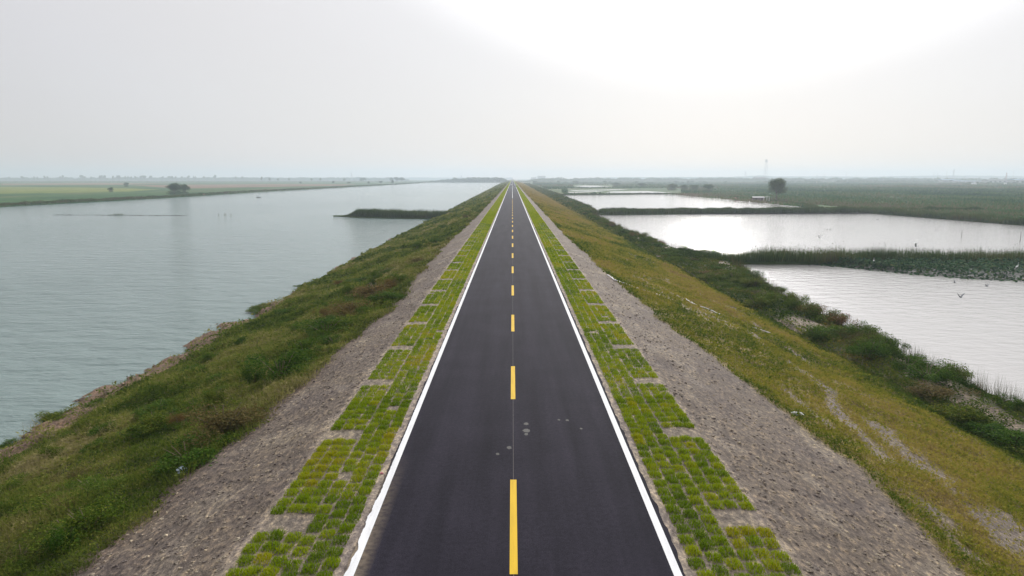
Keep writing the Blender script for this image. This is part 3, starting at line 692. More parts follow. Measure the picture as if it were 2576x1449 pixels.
for i in range(85):
    y = 14*math.exp(random.random()*1.8); x = -(float(gravL(np.array([y]))[0])+1.2+random.random()*11)
    shrub(x, y, .7+1.3*random.random()**2, .3+.5*random.random()**1.5, random.choice([0, 1, 2, 4, 3, 5]), 'knee high green tuft bush in the near weeds of the river side slope', 'small near bushes on the river side slope')
namedR = [
 (2420, 1060, 2.8, 1.2, 0, 'dark bush apart from the belt, nearest the right frame edge'),
 (2180, 905, 2.6, 1.5, 1, 'large dark rounded bush in the pond side belt by the small standing heron'),
 (2055, 850, 2.2, 1.2, 4, 'rounded bush midway along the pond side belt above the bare patch'),
 (2550, 1130, 2.4, .9, 2, 'low green bush cut by the right frame edge'),
 (1900, 770, 2.4, 1.4, 0, 'dark bush at the inner edge of the pond side belt below the dike end'),
 (2330, 960, 2.4, 1.3, 3, 'leafy bush on the pond bank right of the large dark rounded one'),
]
for px_, py_, w_, h_, vr, lb_ in namedR:
    q = PS(px_, py_); shrub(float(q[0]), float(q[1]), w_, h_, vr, lb_, 'bushes of the pond side belt')
for i in range(180):
    y = 26*math.exp(random.random()**1.0*3.0); E = float(edge(np.array([y]))[0])
    x = 23.2+(E-23.6)*random.random()**.8
    if random.random() < float(sstep(.58, .66, fbm(np.array([x*.35]), np.array([y*.16+9]), 3))[0]): continue
    s_ = .7+.6*(x > E-4)
    shrub(x, y, (1.2+1.5*random.random()), (.55+.75*random.random())*s_, random.choice([0, 1, 2, 3, 4, 4, 5]), 'bush merging into the thick belt along the pond bank', 'bushes merging along the pond bank')
# tall weeds at the water edge
n = 9000; y = ysamp(n, 30, 420, 1.3); E = edge(y); x = E-1.8+2.2*rng.random(n); d = D(x, y)
grass_obj('bank_weeds', np.stack([x, y, surf(x, y)], -1), .7+1.1*rng.random(n)**2, .014*(d/35)**.9, [(.04, .06, .018), (.08, .085, .03), (.12, .09, .05)], rng.random(n), M['grass'], lean=.25, label='thin tall weeds standing along the near pond bank', cat='weeds')

# ------------------------------------------------------------------ rubble along the eroded shore
vs = []; fs = []; b0 = 0
ico = MB(); ico.ball((0, 0, 0), 1, 7, 5); iv = np.array(ico.v); iff = np.array([list(q) for q in ico.f])
for i in range(380):
    y = 11*math.exp(random.random()*2.6); x = -(24+random.random()*3.6)
    if float(rockL(np.array([x]), np.array([y]))[0]) < .5: continue
    s_ = .08+.28*random.random()**2; k_ = s_*(.75+.5*rng.random((len(iv), 1))); a_ = random.random()*6.28
    vv = iv*k_*np.array([1.4, 1, .6]); vv = np.stack([vv[:, 0]*math.cos(a_)-vv[:, 1]*math.sin(a_), vv[:, 0]*math.sin(a_)+vv[:, 1]*math.cos(a_), vv[:, 2]], -1)
    z = float(surf(np.array([x]), np.array([y]))[0]); vs.append(vv+np.array([x, y, z])); fs.append(iff+b0); b0 += len(iv)
tag(mk('rubble', np.concatenate(vs), np.concatenate(fs), M['rock']), 'brown broken stones along the eroded river shore', 'rubble', kind='stuff')
# loose clods on the bare strips
vs = []; fs = []; b0 = 0; ico = MB(); ico.ball((0, 0, 0), 1, 5, 4); iv = np.array(ico.v); iff = np.array([list(q) for q in ico.f])
n = 9000; y = ysamp(n, 9, 70, 1.5); sg = np.where(rng.random(n) < .5, -1, 1); lim = np.where(sg < 0, gravL(y), gravR(y)); x = sg*(5.45+(lim-5.45)*rng.random(n))
z = surf(x, y); s_ = (.012+.045*rng.random(n)**3)[:, None, None]*(.6+.8*rng.random((n, len(iv), 1)))
vv = iv[None]*s_*np.array([1.3, 1, .55])+np.stack([x, y, z], -1)[:, None]
ff = iff[None]+(np.arange(n)*len(iv))[:, None, None]
cc = pick([(.17, .145, .135), (.24, .21, .18), (.33, .29, .23), (.46, .41, .32)], .4+.3*rng.normal(size=n))
tag(mk('clods', vv.reshape(-1, 3), ff.reshape(-1, 4), M['soil'], col=np.repeat(cc, len(iv), 0)), 'loose dry clods scattered on the bare strips beside the turf', 'clods', kind='stuff')

# ------------------------------------------------------------------ trees
def crown(name, parent, blobs, n, s, pal, seed):
    r_ = np.random.default_rng(seed); c = np.array([b[:3] for b in blobs], float); ra = np.array([b[3:6] for b in blobs], float)
    wts = ra.prod(1)**.67; wts /= wts.sum(); i = r_.choice(len(c), n, p=wts); dv = r_.normal(size=(n, 3)); dv /= np.linalg.norm(dv, axis=1)[:, None]
    p = c[i]+dv*(r_.random(n)**.4)[:, None]*ra[i]
    v, f, k = cards(p, s*(.6+.8*r_.random(n))); t = .45+.28*r_.normal(size=n)+.35*(r_.random(len(c))[i]-.5)
    return mk(name, v, f, M['leaf'], parent, col=np.repeat(pick(pal, t), 4, 0))
tp = [(.03, .07, .028), (.05, .10, .035), (.08, .135, .045), (.12, .16, .055)]
def tree(x, y, w, h, label, group=None, n=1200, seed=0, style='round', name='tree', cat='tree', z=LZ):
    root = empty(name, (x, y, z-.1)); r_ = random.Random(seed); blobs = []
    n = n*4; k = 20 if n > 2000 else 7; lo = .34 if style == 'round' else .5
    for j in range(k):
        a_ = r_.random()*6.28; rr = r_.random()**.6*.42*w; hz = lo*h+r_.random()*(.9-lo)*h
        rr *= 1-.35*abs((hz/h-.6)/.4); q = .14+.15*r_.random()
        blobs.append((rr*math.cos(a_), rr*math.sin(a_), hz, q*w, q*w, q*h*.8))
    blobs.append((0, 0, .62*h, .24*w, .24*w, .3*h))
    if style == 'low':
        for j in range(5): a_ = j*1.26; blobs.append((.25*w*math.cos(a_), .25*w*math.sin(a_), .2*h, .22*w, .22*w, .2*h))
    crown('crown', root, blobs, n, .16*(w*h)**.5*(1200/n)**.5*.62, tp, seed)
    mb = MB(); tr = .03*h; mb.tube([(0, 0, 0), (.01*h, 0, .25*h), (-.01*h, .01*h, .5*h), (0, 0, .78*h)], [tr, tr*.7, tr*.5, tr*.15], 7)
    for b_ in blobs[:6]: mb.tube([(0, 0, (.25+.02*len(mb.v) % .1)*h), (b_[0]*.5, b_[1]*.5, b_[2]*.75), (b_[0], b_[1], b_[2])], [tr*.4, tr*.25, tr*.1], 5)
    mb.build('trunk', M['bark'], root, True); return tag(root, label, cat, group)
def T(px_, base, w_px, h_px, **kw):
    q = P(px_, base, LZ); dpt = 1.0*q[1]; sc = math.hypot(dpt, 0)*cP/F; return tree(float(q[0]), float(q[1]), w_px*sc, h_px*sc, kw.pop('label'), seed=int(px_*7+base), **kw)
T(1950, 504, 56, 54, label='large loose tree beside the hut at the end of the narrow pond', n=2600, style='round')
T(437, 491, 42, 30, label='widest tree on the far river bank, its crown over the water', n=2400, style='low')
T(463, 489.5, 24, 26, label='dark tree touching the widest one on the far river bank', n=1500, style='low')
T(277, 483, 14, 12, label='round low tree in the yellow green field across the river', n=700, style='low')
T(316, 470, 13, 11, label='small round tree behind the yellow green field across the river', n=600, style='low')
T(1780, 484, 28, 21, label='round dense tree standing alone behind the narrow pond', n=1800, style='low')
T(1688, 479, 30, 16, label='broad low tree leftmost of the row behind the narrow pond', n=1400, style='low')
T(1719, 479, 20, 14, label='second tree of the row behind the narrow pond', n=1000, style='low')
T(1744, 479.5, 26, 14, label='third tree of the row, left of the round dense one', n=1200, style='low')
T(1614, 471, 26, 10, label='wide low tree left of the row behind the narrow pond', n=700, style='low')
T(1548, 468, 20, 9, label='small tree at the right end of the flooded field', n=600, style='low')
T(1448, 462, 14, 8, label='small tree behind the flooded field', n=400, style='low')
T(1350, 462, 8, 5, label='small dark tree at the foot of the levee far ahead', n=300, style='low')
T(1370, 474, 11, 6, label='bush like tree at the levee foot beyond the first channel', n=400, style='low')
# skyline trees on the left
xs1 = [(147, 10, 22), (278, 20, 26), (398, 9, 24), (430, 9, 22), (500, 14, 32), (530, 10, 26), (655, 16, 24), (680, 16, 36), (712, 12, 18), (880, 30, 38), (962, 10, 24), (1050, 14, 32), (1070, 22, 36), (1098, 16, 36), (1182, 12, 32), (1225, 12, 34), (1245, 20, 34), (1300, 10, 28), (1328, 9, 30), (1360, 12, 25), (1405, 14, 26), (1455, 20, 30), (1490, 28, 34), (1555, 20, 32), (1675, 12, 26), (1740, 24, 28), (1770, 16, 28), (1800, 12, 26), (1865, 16, 24), (1928, 16, 34), (1980, 8, 30), (2000, 12, 26), (2085, 14, 26), (2195, 18, 40), (2400, 16, 24), (2465, 18, 24)]
gl = 'trees on the skyline across the river'
proto = []
for i in range(5):
    t_ = tree(0, 0, 1.0*14, 1.0*20, 'slender skyline tree on the horizon across the river', gl, n=420, seed=900+i, style='high'); proto.append(t_)
used = [False]*5
def skytree(px_, w_px, top_px, dist, label, group, base=448+22735/3000.):
    i = random.randrange(5)
    x = (px_-1287)/F*dist*1.0/cP*cP; hh = (448-top_px)/F*dist+12.55
    if not used[i]: o = proto[i]; used[i] = True
    else: o = copy_tree(proto[i])
    o.location = (x, dist, LZ); sw = w_px/F*dist/14/.9; o.scale = (sw, sw, hh/20); o.rotation_euler = (0, 0, random.random()*6.28)
    tag(o, label, 'tree', group); return o
for cx_, w_, h_ in xs1:
    px_ = cx_*1000/2576/4000*2576; skytree(px_, w_*.25*1.6, 448-(h_-12)*.25*1.0-1.2, 2900+random.random()*300, 'slender skyline tree on the horizon across the river', gl)
for px_, w_, tp_ in ((664, 5, 444.5), (684, 7, 447), (705, 5, 448), (732, 5, 447.5), (788, 6, 448), (810, 7, 447), (870, 8, 449), (912, 9, 448.5), (917, 13, 446.5), (985, 12, 447), (1000, 16, 445.5), (1012, 14, 446)):
    skytree(px_, w_, tp_, 2100, 'hazy tree beyond the bend of the river bank', 'hazy trees beyond the river bend')
for px_, w_, tp_ in ((842, 7, 455), (880, 8, 456.5), (760, 6, 456.5), (930, 8, 456), (960, 10, 455), (990, 9, 453.5)):
    skytree(px_, w_, tp_, 1350, 'small tree low on the plain near the river bend', 'small trees near the river bend')
px_ = 1938
while px_ < 2345:
    if not 2060 < px_ < 2095: skytree(px_, 10+5*random.random(), 453.0+random.random()*2.0, 1750+random.random()*120, 'rounded tree in the long row under the power poles', 'rounded trees in the row under the power poles')
    px_ += 6.5+5*random.random()
px_ = 1330
while px_ < 1930:
    skytree(px_, 8+7*random.random(), 454.5+random.random()*3, 1500+random.random()*500, 'hazy blue tree on the plain behind the ponds', 'hazy blue trees behind the ponds')
    px_ += 9+14*random.random()
px_ = 2350
while px_ < 2600:
    skytree(px_, 8+6*random.random(), 456+random.random()*3, 1350+random.random()*150, 'low tree in front of the factory sheds', 'low trees in front of the factory sheds')
    px_ += 9+8*random.random()
# woods that read as one mass
def woods(name, px0, px1, d0, d1, h, n, label):
    y = d0+(d1-d0)*rng.random(n); sx_ = px0+(px1-px0)*rng.random(n); x = (sx_-1287)/F*y
    hh = h*(.35+1.0*fbm(sx_*.09, y*.004, 4))*np.clip((sx_-px0)/60, .25, 1)*np.clip((px1-sx_)/20, .4, 1); z = LZ+hh*rng.random(n)**.6
    v, f, k = cards(np.stack([x, y, z], -1), (d0*.0017)*(.6+.8*rng.random(n)))
    tag(mk(name, v, f, M['leaf'], col=np.repeat(pick(tp, .4+.3*rng.normal(size=n)), 4, 0)), label, 'woods', kind='stuff')
woods('woods', 1081, 1282, 2080, 2200, 13.5, 16000, 'hazy wood behind the far end of the river')
woods('woods', -80, 1030, 3300, 3600, 15, 36000, 'faint wooded skyline across the river')
woods('woods', 1300, 2640, 2250, 2500, 13, 34000, 'hazy belt of woods behind the ponds')
# far rises
def hills(pts, dist, depth, label=None):
    mb = MB(); n = len(pts); vs = []
    for k_, (sx_, hh) in enumerate(pts):
        x = (sx_-1287)/F*dist; vs += [(x, dist-depth, LZ), (x, dist, LZ+hh), (x*1.05, dist+depth, LZ)]
    fs = []
    for i in range(n-1): fs += [(i*3, (i+1)*3, (i+1)*3+1, i*3+1), (i*3+1, (i+1)*3+1, (i+1)*3+2, i*3+2)]
    mb.add(vs, fs); o = mb.build('hills', M['hill'], smooth=True); tag(o, kind='structure')
hp = []
for sx_ in np.arange(1440, 2760, 9):
    a_ = float(np.interp(sx_, [1440, 1520, 1700, 1830, 1900, 1935, 2100, 2180, 2260, 2350, 2450, 2600], [9, 17, 20, 21, 30, 24, 24, 22, 27, 29, 29, 25])); hp.append((sx_, a_+5*(float(fbm(np.array([sx_*.12]), np.array([0.]), 3)[0])-.5)))
hills(hp, 4600, 300)
hills([(sx_, 17+5*(float(fbm(np.array([sx_*.1]), np.array([4.]), 3)[0])-.5)) for sx_ in np.arange(-200, 1300, 12)], 5600, 300)

# ------------------------------------------------------------------ masts, poles, buildings
def lattice(px_, top, dist, w0, w1, name, label, platforms=(), group=None, mat='steel', arms=()):
    x = (px_-1287)/F*dist; H = (448-top)/F*dist+12.55; root = empty(name, (x, dist, LZ), .4)
    legs = MB(); br = MB(); th = max(.12, dist*.00009)
    for sx_, sy_ in ((1, 1), (1, -1), (-1, 1), (-1, -1)):
        lg = MB(); lg.tube([(sx_*w0/2, sy_*w0/2, 0), (sx_*w1/2, sy_*w1/2, H*.96)], th, 4); lg.build('leg', M[mat], root)
    k = max(6, int(H/6)); f_ = lambda t: (w0+(w1-w0)*t)/2
    for i in range(k):
        t0, t1 = i/k*.96, (i+1)/k*.96; a_, b_ = f_(t0/.96), f_(t1/.96)
        for q in ((1, 0), (-1, 0), (0, 1), (0, -1)):
            if q[0]: p0, p1 = (q[0]*a_, -a_, t0*H), (q[0]*b_, b_, t1*H); p2, p3 = (q[0]*a_, a_, t0*H), (q[0]*b_, -b_, t1*H)
            else: p0, p1 = (-a_, q[1]*a_, t0*H), (b_, q[1]*b_, t1*H); p2, p3 = (a_, q[1]*a_, t0*H), (-b_, q[1]*b_, t1*H)
            br.tube([p0, p1], th*.5, 4, False); br.tube([p2, p3], th*.5, 4, False)
    br.build('brace', M[mat], root)
    for t_, pw in platforms:
        pm = MB(); pm.box((0, 0, H*t_), (pw, pw, H*.015)); 
        for a_ in range(6): pm.box((pw*.5*math.cos(a_*1.05), pw*.5*math.sin(a_*1.05), H*(t_+.02)), (.5, .5, H*.035))
        pm.build('platform', M[mat], root)
    for t_, aw in arms:
        am = MB(); am.tube([(-aw, 0, H*t_), (0, 0, H*(t_+.015)), (aw, 0, H*t_)], th*1.0, 4); am.build('crossarm', M[mat], root)
    sp = MB(); sp.tube([(0, 0, H*.9), (0, 0, H)], th*.8, 4); sp.build('spire', M[mat], root)
    return tag(root, label, 'tower', group)
lattice(1915, 404, 2300, 13, 4, 'radio_mast', 'tall pale lattice mast rising behind the large tree', ((.93, 7), (.99, 5)))
lattice(1865.5, 431, 2900, 8, 2.5, 'radio_mast', 'faint thinner mast left of the tall lattice mast')
lattice(888, 433, 2900, 7, 2.0, 'radio_mast', 'faint lone mast across the river near the bend')
lattice(2577, 411, 1500, 9, 3, 'radio_mast', 'pale tower with a wide platform at the right frame edge', ((.62, 8), (.95, 5)))
lattice(1160, 440, 3300, 6, 2.0, 'radio_mast', 'faintest mast above the wood at the far end of the river')
def pole(px_, top, dist, label, group, wide=3.2):
    x = (px_-1287)/F*dist; H = (448-top)/F*dist+12.55; root = empty('power_pole', (x, dist, LZ), .15); r0 = max(.25, dist*.00018)
    a_ = MB(); a_.tube([(0, 0, 0), (0, 0, H)], [r0*1.3, r0*.6], 6); a_.build('pole', M['concrete'], root)
    for t_ in (.94, .86, .76):
        b_ = MB(); b_.box((0, 0, H*t_), (wide*(1.6-t_)*1.3, r0*.9, r0*.9)); b_.build('crossarm', M['steel'], root)
    return tag(root, label, 'power pole', group)
c4 = lambda c: 3000*2576/4000+c*1000/4000
pl = [(445, 210, 1700), (515, 205, 1650), (607, 228, 2000), (735, 188, 2500), (832, 218, 2100), (1105, 216, 1900), (1392, 226, 1700), (1600, 182, 2300), (1638, 184, 2400), (1728, 176, 2400), (1908, 231, 1700), (2040, 248, 1700), (2388, 168, 2500)]
wd = ['leftmost power pole, right of the large tree', 'tallest near power pole over the row of trees', 'short power pole right of the tallest near one', 'faint high pole above the row of trees', 'short pole midway along the row of trees', 'power pole where the row of trees thickens', 'dark power pole before the long sheds begin', 'left pole of the close faint pair above the sheds', 'right pole of the close faint pair above the sheds', 'faint high pole right of the close pair', 'dark pole standing between the sheds', 'short pole just left of the long shed', 'faintest high pole above the long shed']
for (c_, t_, dd), lb_ in zip(pl, wd): pole(1932+c_*.25, 386.4+t_*.25, dd, lb_, 'power poles on the plain beyond the ponds')
lattice(1932+1797*.25, 386.4+156*.25, 2400, 5, 1.2, 'pylon', 'faint pylon higher than its neighbour poles above the sheds', arms=((.9, 6), (.8, 7)))
lattice(1932+2323*.25, 386.4+190*.25, 1700, 4.5, 1.0, 'pylon', 'red and white pylon in front of the long shed', mat='red_steel', arms=((.9, 2),))
def shed(px0, px1, top, dist, depth, label, roof='blue_roof', wall='pale_wall', name='warehouse', cat='warehouse', win=6, group=None):
    x0, x1 = (px0-1287)/F*dist, (px1-1287)/F*dist; H = (448-top)/F*dist+12.55; L = x1-x0; root = empty(name, ((x0+x1)/2, dist, LZ), -.1)
    a_ = MB(); a_.box((0, 0, H*.4), (L, depth, H*.8)); a_.build('wall', M[wall], root)
    r_ = MB(); o_ = max(.3, L*.01)
    vs = [(-L/2-o_, -depth/2-o_, H*.8), (L/2+o_, -depth/2-o_, H*.8), (L/2+o_, depth/2+o_, H*.8), (-L/2-o_, depth/2+o_, H*.8), (-L/2-o_, 0, H), (L/2+o_, 0, H)]
    r_.add(vs, [(0, 1, 5, 4), (2, 3, 4, 5), (0, 4, 3), (1, 2, 5), (3, 2, 1, 0)]); r_.build('roof', M[roof], root)
    for i in range(win):
        w_ = MB(); w_.box((-L/2+L*(i+.5)/win, -depth/2-.02, H*.45), (L/win*.45, .12, H*.22)); w_.build('window', M['dark_glass'], root)
    dm = MB(); dm.box((L*.3, -depth/2-.04, H*.18), (min(4, L*.08), .16, H*.36)); dm.build('door', M['dark_wall'], root)
    return tag(root, label, cat, group)
shed(2463, 2528, 451, 1700, 30, 'long grey roofed shed behind the red and white pylon', roof='roofing')
shed(2528, 2600, 450.3, 1650, 30, 'blue roofed shed reaching past the right frame edge')
shed(2350, 2378, 450.5, 1800, 25, 'blue shed at the left end of the factory row')
shed(2378, 2400, 452, 1780, 20, 'lower blue shed joined to the left end of the factory row')
shed(2400, 2462, 454.5, 1750, 20, 'low dark blue shed between the left sheds and the long one')
shed(1888, 1912, 444.5, 2400, 40, 'grey block building at the foot of the tall mast', roof='roofing', wall='dark_wall', name='building', cat='building')
shed(1350, 1369, 442.5, 3600, 40, 'pale hazy block on the horizon right of the road', roof='roofing', name='building', cat='building')
shed(1334, 1346, 446, 3600, 40, 'lower hazy block beside the pale one on the horizon', roof='roofing', name='building', cat='building')
for px_, t_, lb_ in ((2431, 459, 'left of the two small white cabins before the sheds'), (2437, 459, 'right of the two small white cabins before the sheds'), (2512, 460, 'small white cabin at the foot of the red and white pylon')):
    shed(px_-2.2, px_+2.2, t_, 1250, 3, lb_, roof='white_sheet', wall='white_sheet', name='cabin', cat='cabin', win=1)
# hut by the narrow pond
q = P(1905, 505.5, LZ); hut = empty('hut', tuple(q), -.15); sc = q[1]/F
a_ = MB(); a_.box((0, 0, .95), (6.2, 3.5, 1.9)); a_.build('wall', M['dark_wall'], hut)
a_ = MB(); a_.add([(-3.3, -2, 1.8), (3.3, -2, 1.8), (3.1, 1.9, 2.35), (-3.1, 1.9, 2.35), (-3.3, -2, 1.92), (3.3, -2, 1.92), (3.1, 1.9, 2.47), (-3.1, 1.9, 2.47)], [(3, 2, 1, 0), (4, 5, 6, 7), (0, 1, 5, 4), (1, 2, 6, 5), (2, 3, 7, 6), (3, 0, 4, 7)]); a_.build('roof', M['roofing_pale'], hut)
a_ = MB(); a_.box((1.6, -1.78, .85), (.8, .08, 1.6)); a_.build('door', M['wood'], hut)
a_ = MB(); a_.box((-1.4, -1.78, 1.15), (1.0, .08, .6)); a_.build('window', M['dark_glass'], hut)
tag(hut, 'low brick hut with a pale sheet roof at the end of the narrow pond', 'hut')
q = P(1925, 506, LZ); gt = empty('shelter', tuple(q), -.1)
for x_ in (-1.2, .4, 1.6):
    a_ = MB(); a_.tube([(x_, 0, 0), (x_, 0, 2.3)], .13, 6); a_.build('post', M['white_sheet'], gt)
a_ = MB(); a_.box((.2, .4, 2.36), (3.4, 1.6, .1)); a_.build('roof', M['steel'], gt); tag(gt, 'small open shelter on white posts right of the hut', 'shelter')
q = P(1848, 505, WZ); pt = empty('sluice_post', tuple(q))
a_ = MB(); a_.box((0, 0, .7), (.75, .6, 2.2)); a_.box((0, 0, 1.85), (.9, .75, .12)); a_.build('post', M['red_steel'], pt)
a_ = MB(); a_.tube([(.3, 0, .15), (6, -.4, .1), (14, -1.2, .12)], .16, 6); a_.build('pipe', M['red_steel'], pt); tag(pt, 'dark red sluice post standing in the narrow pond', 'post')
q = P(1966, 650, WZ); bl = empty('culvert', (q[0], q[1]-.5, WZ-.2))
a_ = MB(); a_.box((0, 0, .9), (1.5, .5, 1.3)); a_.build('headwall', M['concrete'], bl); a_ = MB(); a_.tube([(0, -.33, .45), (0, -.28, .45)], .38, 14); a_.build('pipe_mouth', M['rubber'], bl)
tag(bl, 'pale concrete culvert head in the reeds at the left end of the lotus bed', 'culvert')

# ------------------------------------------------------------------ cars
def car(x, y, rz, paint_, label, tall=1.0, wagon=False):
    root = empty('car', (x, y, 0), rz); Lh = 2.2; hw = .88
    def loft(pro, name, mat, inset=0.0, parent=root):
        mb = MB(); n = len(pro); vs = []
        for s_ in (-1, 1):
            for yy, zz, k in pro: vs.append((s_*(hw-k-inset), yy, zz*tall if zz > .9 else zz))
        mb.add(vs, [tuple(range(n))[::-1], tuple(range(n, 2*n))]+[(i, (i+1) % n, n+(i+1) % n, n+i) for i in range(n)])
        o = mb.build(name, mat, parent); bv = o.modifiers.new('bevel', 'BEVEL'); bv.width = .05; bv.segments = 2; return o
    rear = -1.55 if wagon else -1.25
    loft([(-2.15, .28, .04), (2.15, .28, .04), (2.25, .55, .06), (2.1, .78, .06), (1.0, .95, .03), (.95, .96, .03), (-1.9, .98, .03), (-2.2, .9, .06), (-2.22, .5, .06)], 'body', paint_)
    loft([(.95, .95, .08), (.35, 1.42, .2), (rear+.2, 1.44, .2), (rear-.45, .97, .08)], 'cabin', paint_)
    def pane(name, vs, mat): 
        mb = MB(); mb.add(vs, [(0, 1, 2, 3)]); return mb.build(name, mat, root)
    t = tall
    pane('windscreen', [(-.70, .985, .98*t), (.70, .985, .98*t), (.60, .45, 1.40*t), (-.60, .45, 1.40*t)], M['dark_glass'])
    pane('rear_window', [(.68, rear-.49, 1.02*t), (-.68, rear-.49, 1.02*t), (-.6, rear+.06, 1.38*t), (.6, rear+.06, 1.38*t)], M['dark_glass'])
    for s_ in (-1, 1):
        pane('side_window', [(s_*.82, .75, 1.0*t), (s_*.82, rear-.2, 1.0*t), (s_*.71, rear+.2, 1.38*t), (s_*.71, .38, 1.38*t)], M['dark_glass'])
        for yy, nm, mt in ((2.2, 'headlight', 'lamp'), (-2.21, 'tail_light', 'tail')):
            mb = MB(); mb.box((s_*.62, yy, .68), (.34, .1, .17)); mb.build(nm, M[mt], root)
        mb = MB(); mb.box((s_*.97, .72, 1.0), (.18, .12, .12)); mb.build('mirror', paint_, root)
        for yy in (-1.35, 1.4):
            w_ = MB(); w_.tube([(s_*.68, yy, .33), (s_*.89, yy, .33)], .33, 18); wo = w_.build('wheel', M['rubber'], root)
            r_ = MB(); r_.tube([(s_*.885, yy, .33), (s_*.905, yy, .33)], .2, 12); r_.build('rim', M['steel'], wo)
    for yy in (2.24, -2.26):
        mb = MB(); mb.box((0, yy, .42), (1.6, .12, .22)); mb.build('bumper', M['rubber'], root)
    return tag(root, label, 'car')
q = P(1285.5, 467.2, 0); car(float(q[0])-.4, float(q[1]), math.pi, M['car_grey'], 'silver car with a dark windscreen coming down the left lane')
q = P(1295.5, 467.8, 0); car(float(q[0])-.5, float(q[1])-15, 0, M['car_white'], 'white car driving away in the right lane', 1.18, True)

# ------------------------------------------------------------------ boat, people, birds
def skin_fig(name, nodes, edges, mat, root=0, sub=1, parent=None):
    me = bpy.data.meshes.new(name); me.from_pydata([n_[:3] for n_ in nodes], edges, []); me.materials.append(mat)
    o = bpy.data.objects.new(name, me); COL.objects.link(o); o.modifiers.new('skin', 'SKIN'); sv = me.skin_vertices[0].data
    for i, n_ in enumerate(nodes): sv[i].radius = (n_[3], n_[3]); sv[i].use_root = (i == root)
    m_ = o.modifiers.new('sub', 'SUBSURF'); m_.levels = sub; m_.render_levels = sub
    if parent is not None: o.parent = parent
    return o
q = P(648, 497.2, WZ); bt = empty('rowing_boat', (q[0], q[1], WZ), .1)
mb = MB(); vs = []; st = [(-1.5, .25, .38), (-1.3, .5, .3), (-.4, .62, .26), (.6, .6, .27), (1.3, .35, .33), (1.75, .05, .45)]
for xx, ww, zz in st: vs += [(xx, -ww, zz), (xx, -ww*.75, -.1), (xx, ww*.75, -.1), (xx, ww, zz), (xx, ww*.9, zz), (xx, ww*.65, -.02), (xx, -ww*.65, -.02), (xx, -ww*.9, zz)]
fs = []
for i in range(len(st)-1):
    for k in range(8): fs.append((i*8+k, i*8+(k+1) % 8, (i+1)*8+(k+1) % 8, (i+1)*8+k))
fs += [tuple(range(8))[::-1], tuple(range(40, 48))]; mb.add(vs, fs); mb.build('hull', M['wood'], bt)
for xx in (-.7, .55):
    mb = MB(); mb.box((xx, 0, .14), (.25, 1.0, .04)); mb.build('bench', M['stem'], bt)
tag(bt, 'small dark boat with two people on the river', 'boat')
for dx, fc, lb_ in ((-.7, 1, 'person in dark clothes sitting upright at the left end of the boat'), (.55, -1, 'person in dark clothes leaning forward at the right end of the boat')):
    f_ = fc; ln = .08 if fc > 0 else .25
    nd = [(0, 0, .12, .15), (f_*ln*.4, 0, .38, .15), (f_*ln, 0, .62, .13), (f_*ln*1.1, 0, .74, .055), (f_*ln*1.2, 0, .86, .10), (f_*ln*1.2, 0, .95, .09),
          (f_*ln, .18, .64, .06), (f_*(ln+.08), .24, .40, .045), (f_*(ln+.3), .2, .3, .035), (f_*ln, -.18, .64, .06), (f_*(ln+.08), -.24, .40, .045), (f_*(ln+.3), -.2, .3, .035),
          (f_*.38, .12, .18, .075), (f_*.5, .12, -.08, .05), (f_*.38, -.12, .18, .075), (f_*.5, -.12, -.08, .05)]
    ed = [(0, 1), (1, 2), (2, 3), (3, 4), (4, 5), (2, 6), (6, 7), (7, 8), (2, 9), (9, 10), (10, 11), (0, 12), (12, 13), (0, 14), (14, 15)]
    o = skin_fig('person', nd, ed, M['cloth_dark']); o.location = (q[0]+dx, q[1], WZ+.16); tag(o, lb_, 'person', 'people in the boat')
    hd = MB(); hd.ball((f_*ln*1.22+f_*.02, 0, .90), (.085, .075, .11)); hd.build('face', M['skin'], o, True)
def waterbird(px_, py_, s_, label, rz=None, group='dark water birds on the ponds'):
    q = P(px_, py_, WZ); root = empty('duck', (q[0], q[1], WZ), random.random()*6 if rz is None else rz); root.scale = (s_,)*3
    mb = MB(); mb.tube([(-.26, 0, .12), (-.2, 0, .09), (-.05, 0, .06), (.1, 0, .07), (.17, 0, .13), (.19, 0, .22), (.22, 0, .27), (.27, 0, .27)], [.01, .05, .10, .09, .05, .035, .045, .02], 8); mb.build('body', M['feather_dark'], root, True)
    mb = MB(); mb.tube([(.265, 0, .265), (.32, 0, .255)], [.015, .004], 5); mb.build('beak', M['beak'], root)
    return tag(root, label, 'duck', group)
for px_, py_, lb_ in ((2073.5, 577.5, 'left duck of the three close together in the glittering pond'), (2079, 577.5, 'middle duck of the three close together in the glittering pond'), (2086, 577.5, 'right duck of the three close together in the glittering pond'),
        (2193, 552, 'lone duck just left of a pair in the glittering pond'), (2203, 552.3, 'left duck of the pair near the far bank of the glittering pond'), (2207, 552.3, 'right duck of the pair near the far bank of the glittering pond'), (2352, 578.5, 'lone duck on the right side of the glittering pond'),
        (1605, 504, 'duck in the middle of the narrow pond'), (1644, 495.5, 'duck near the far bank of the narrow pond'), (1787, 509, 'duck at the right end of the narrow pond'), (1810, 503.5, 'duck near the sluice post'), (1788, 545.5, 'duck in the glitter just below the second dike')):
    waterbird(px_, py_, 1.0, lb_)
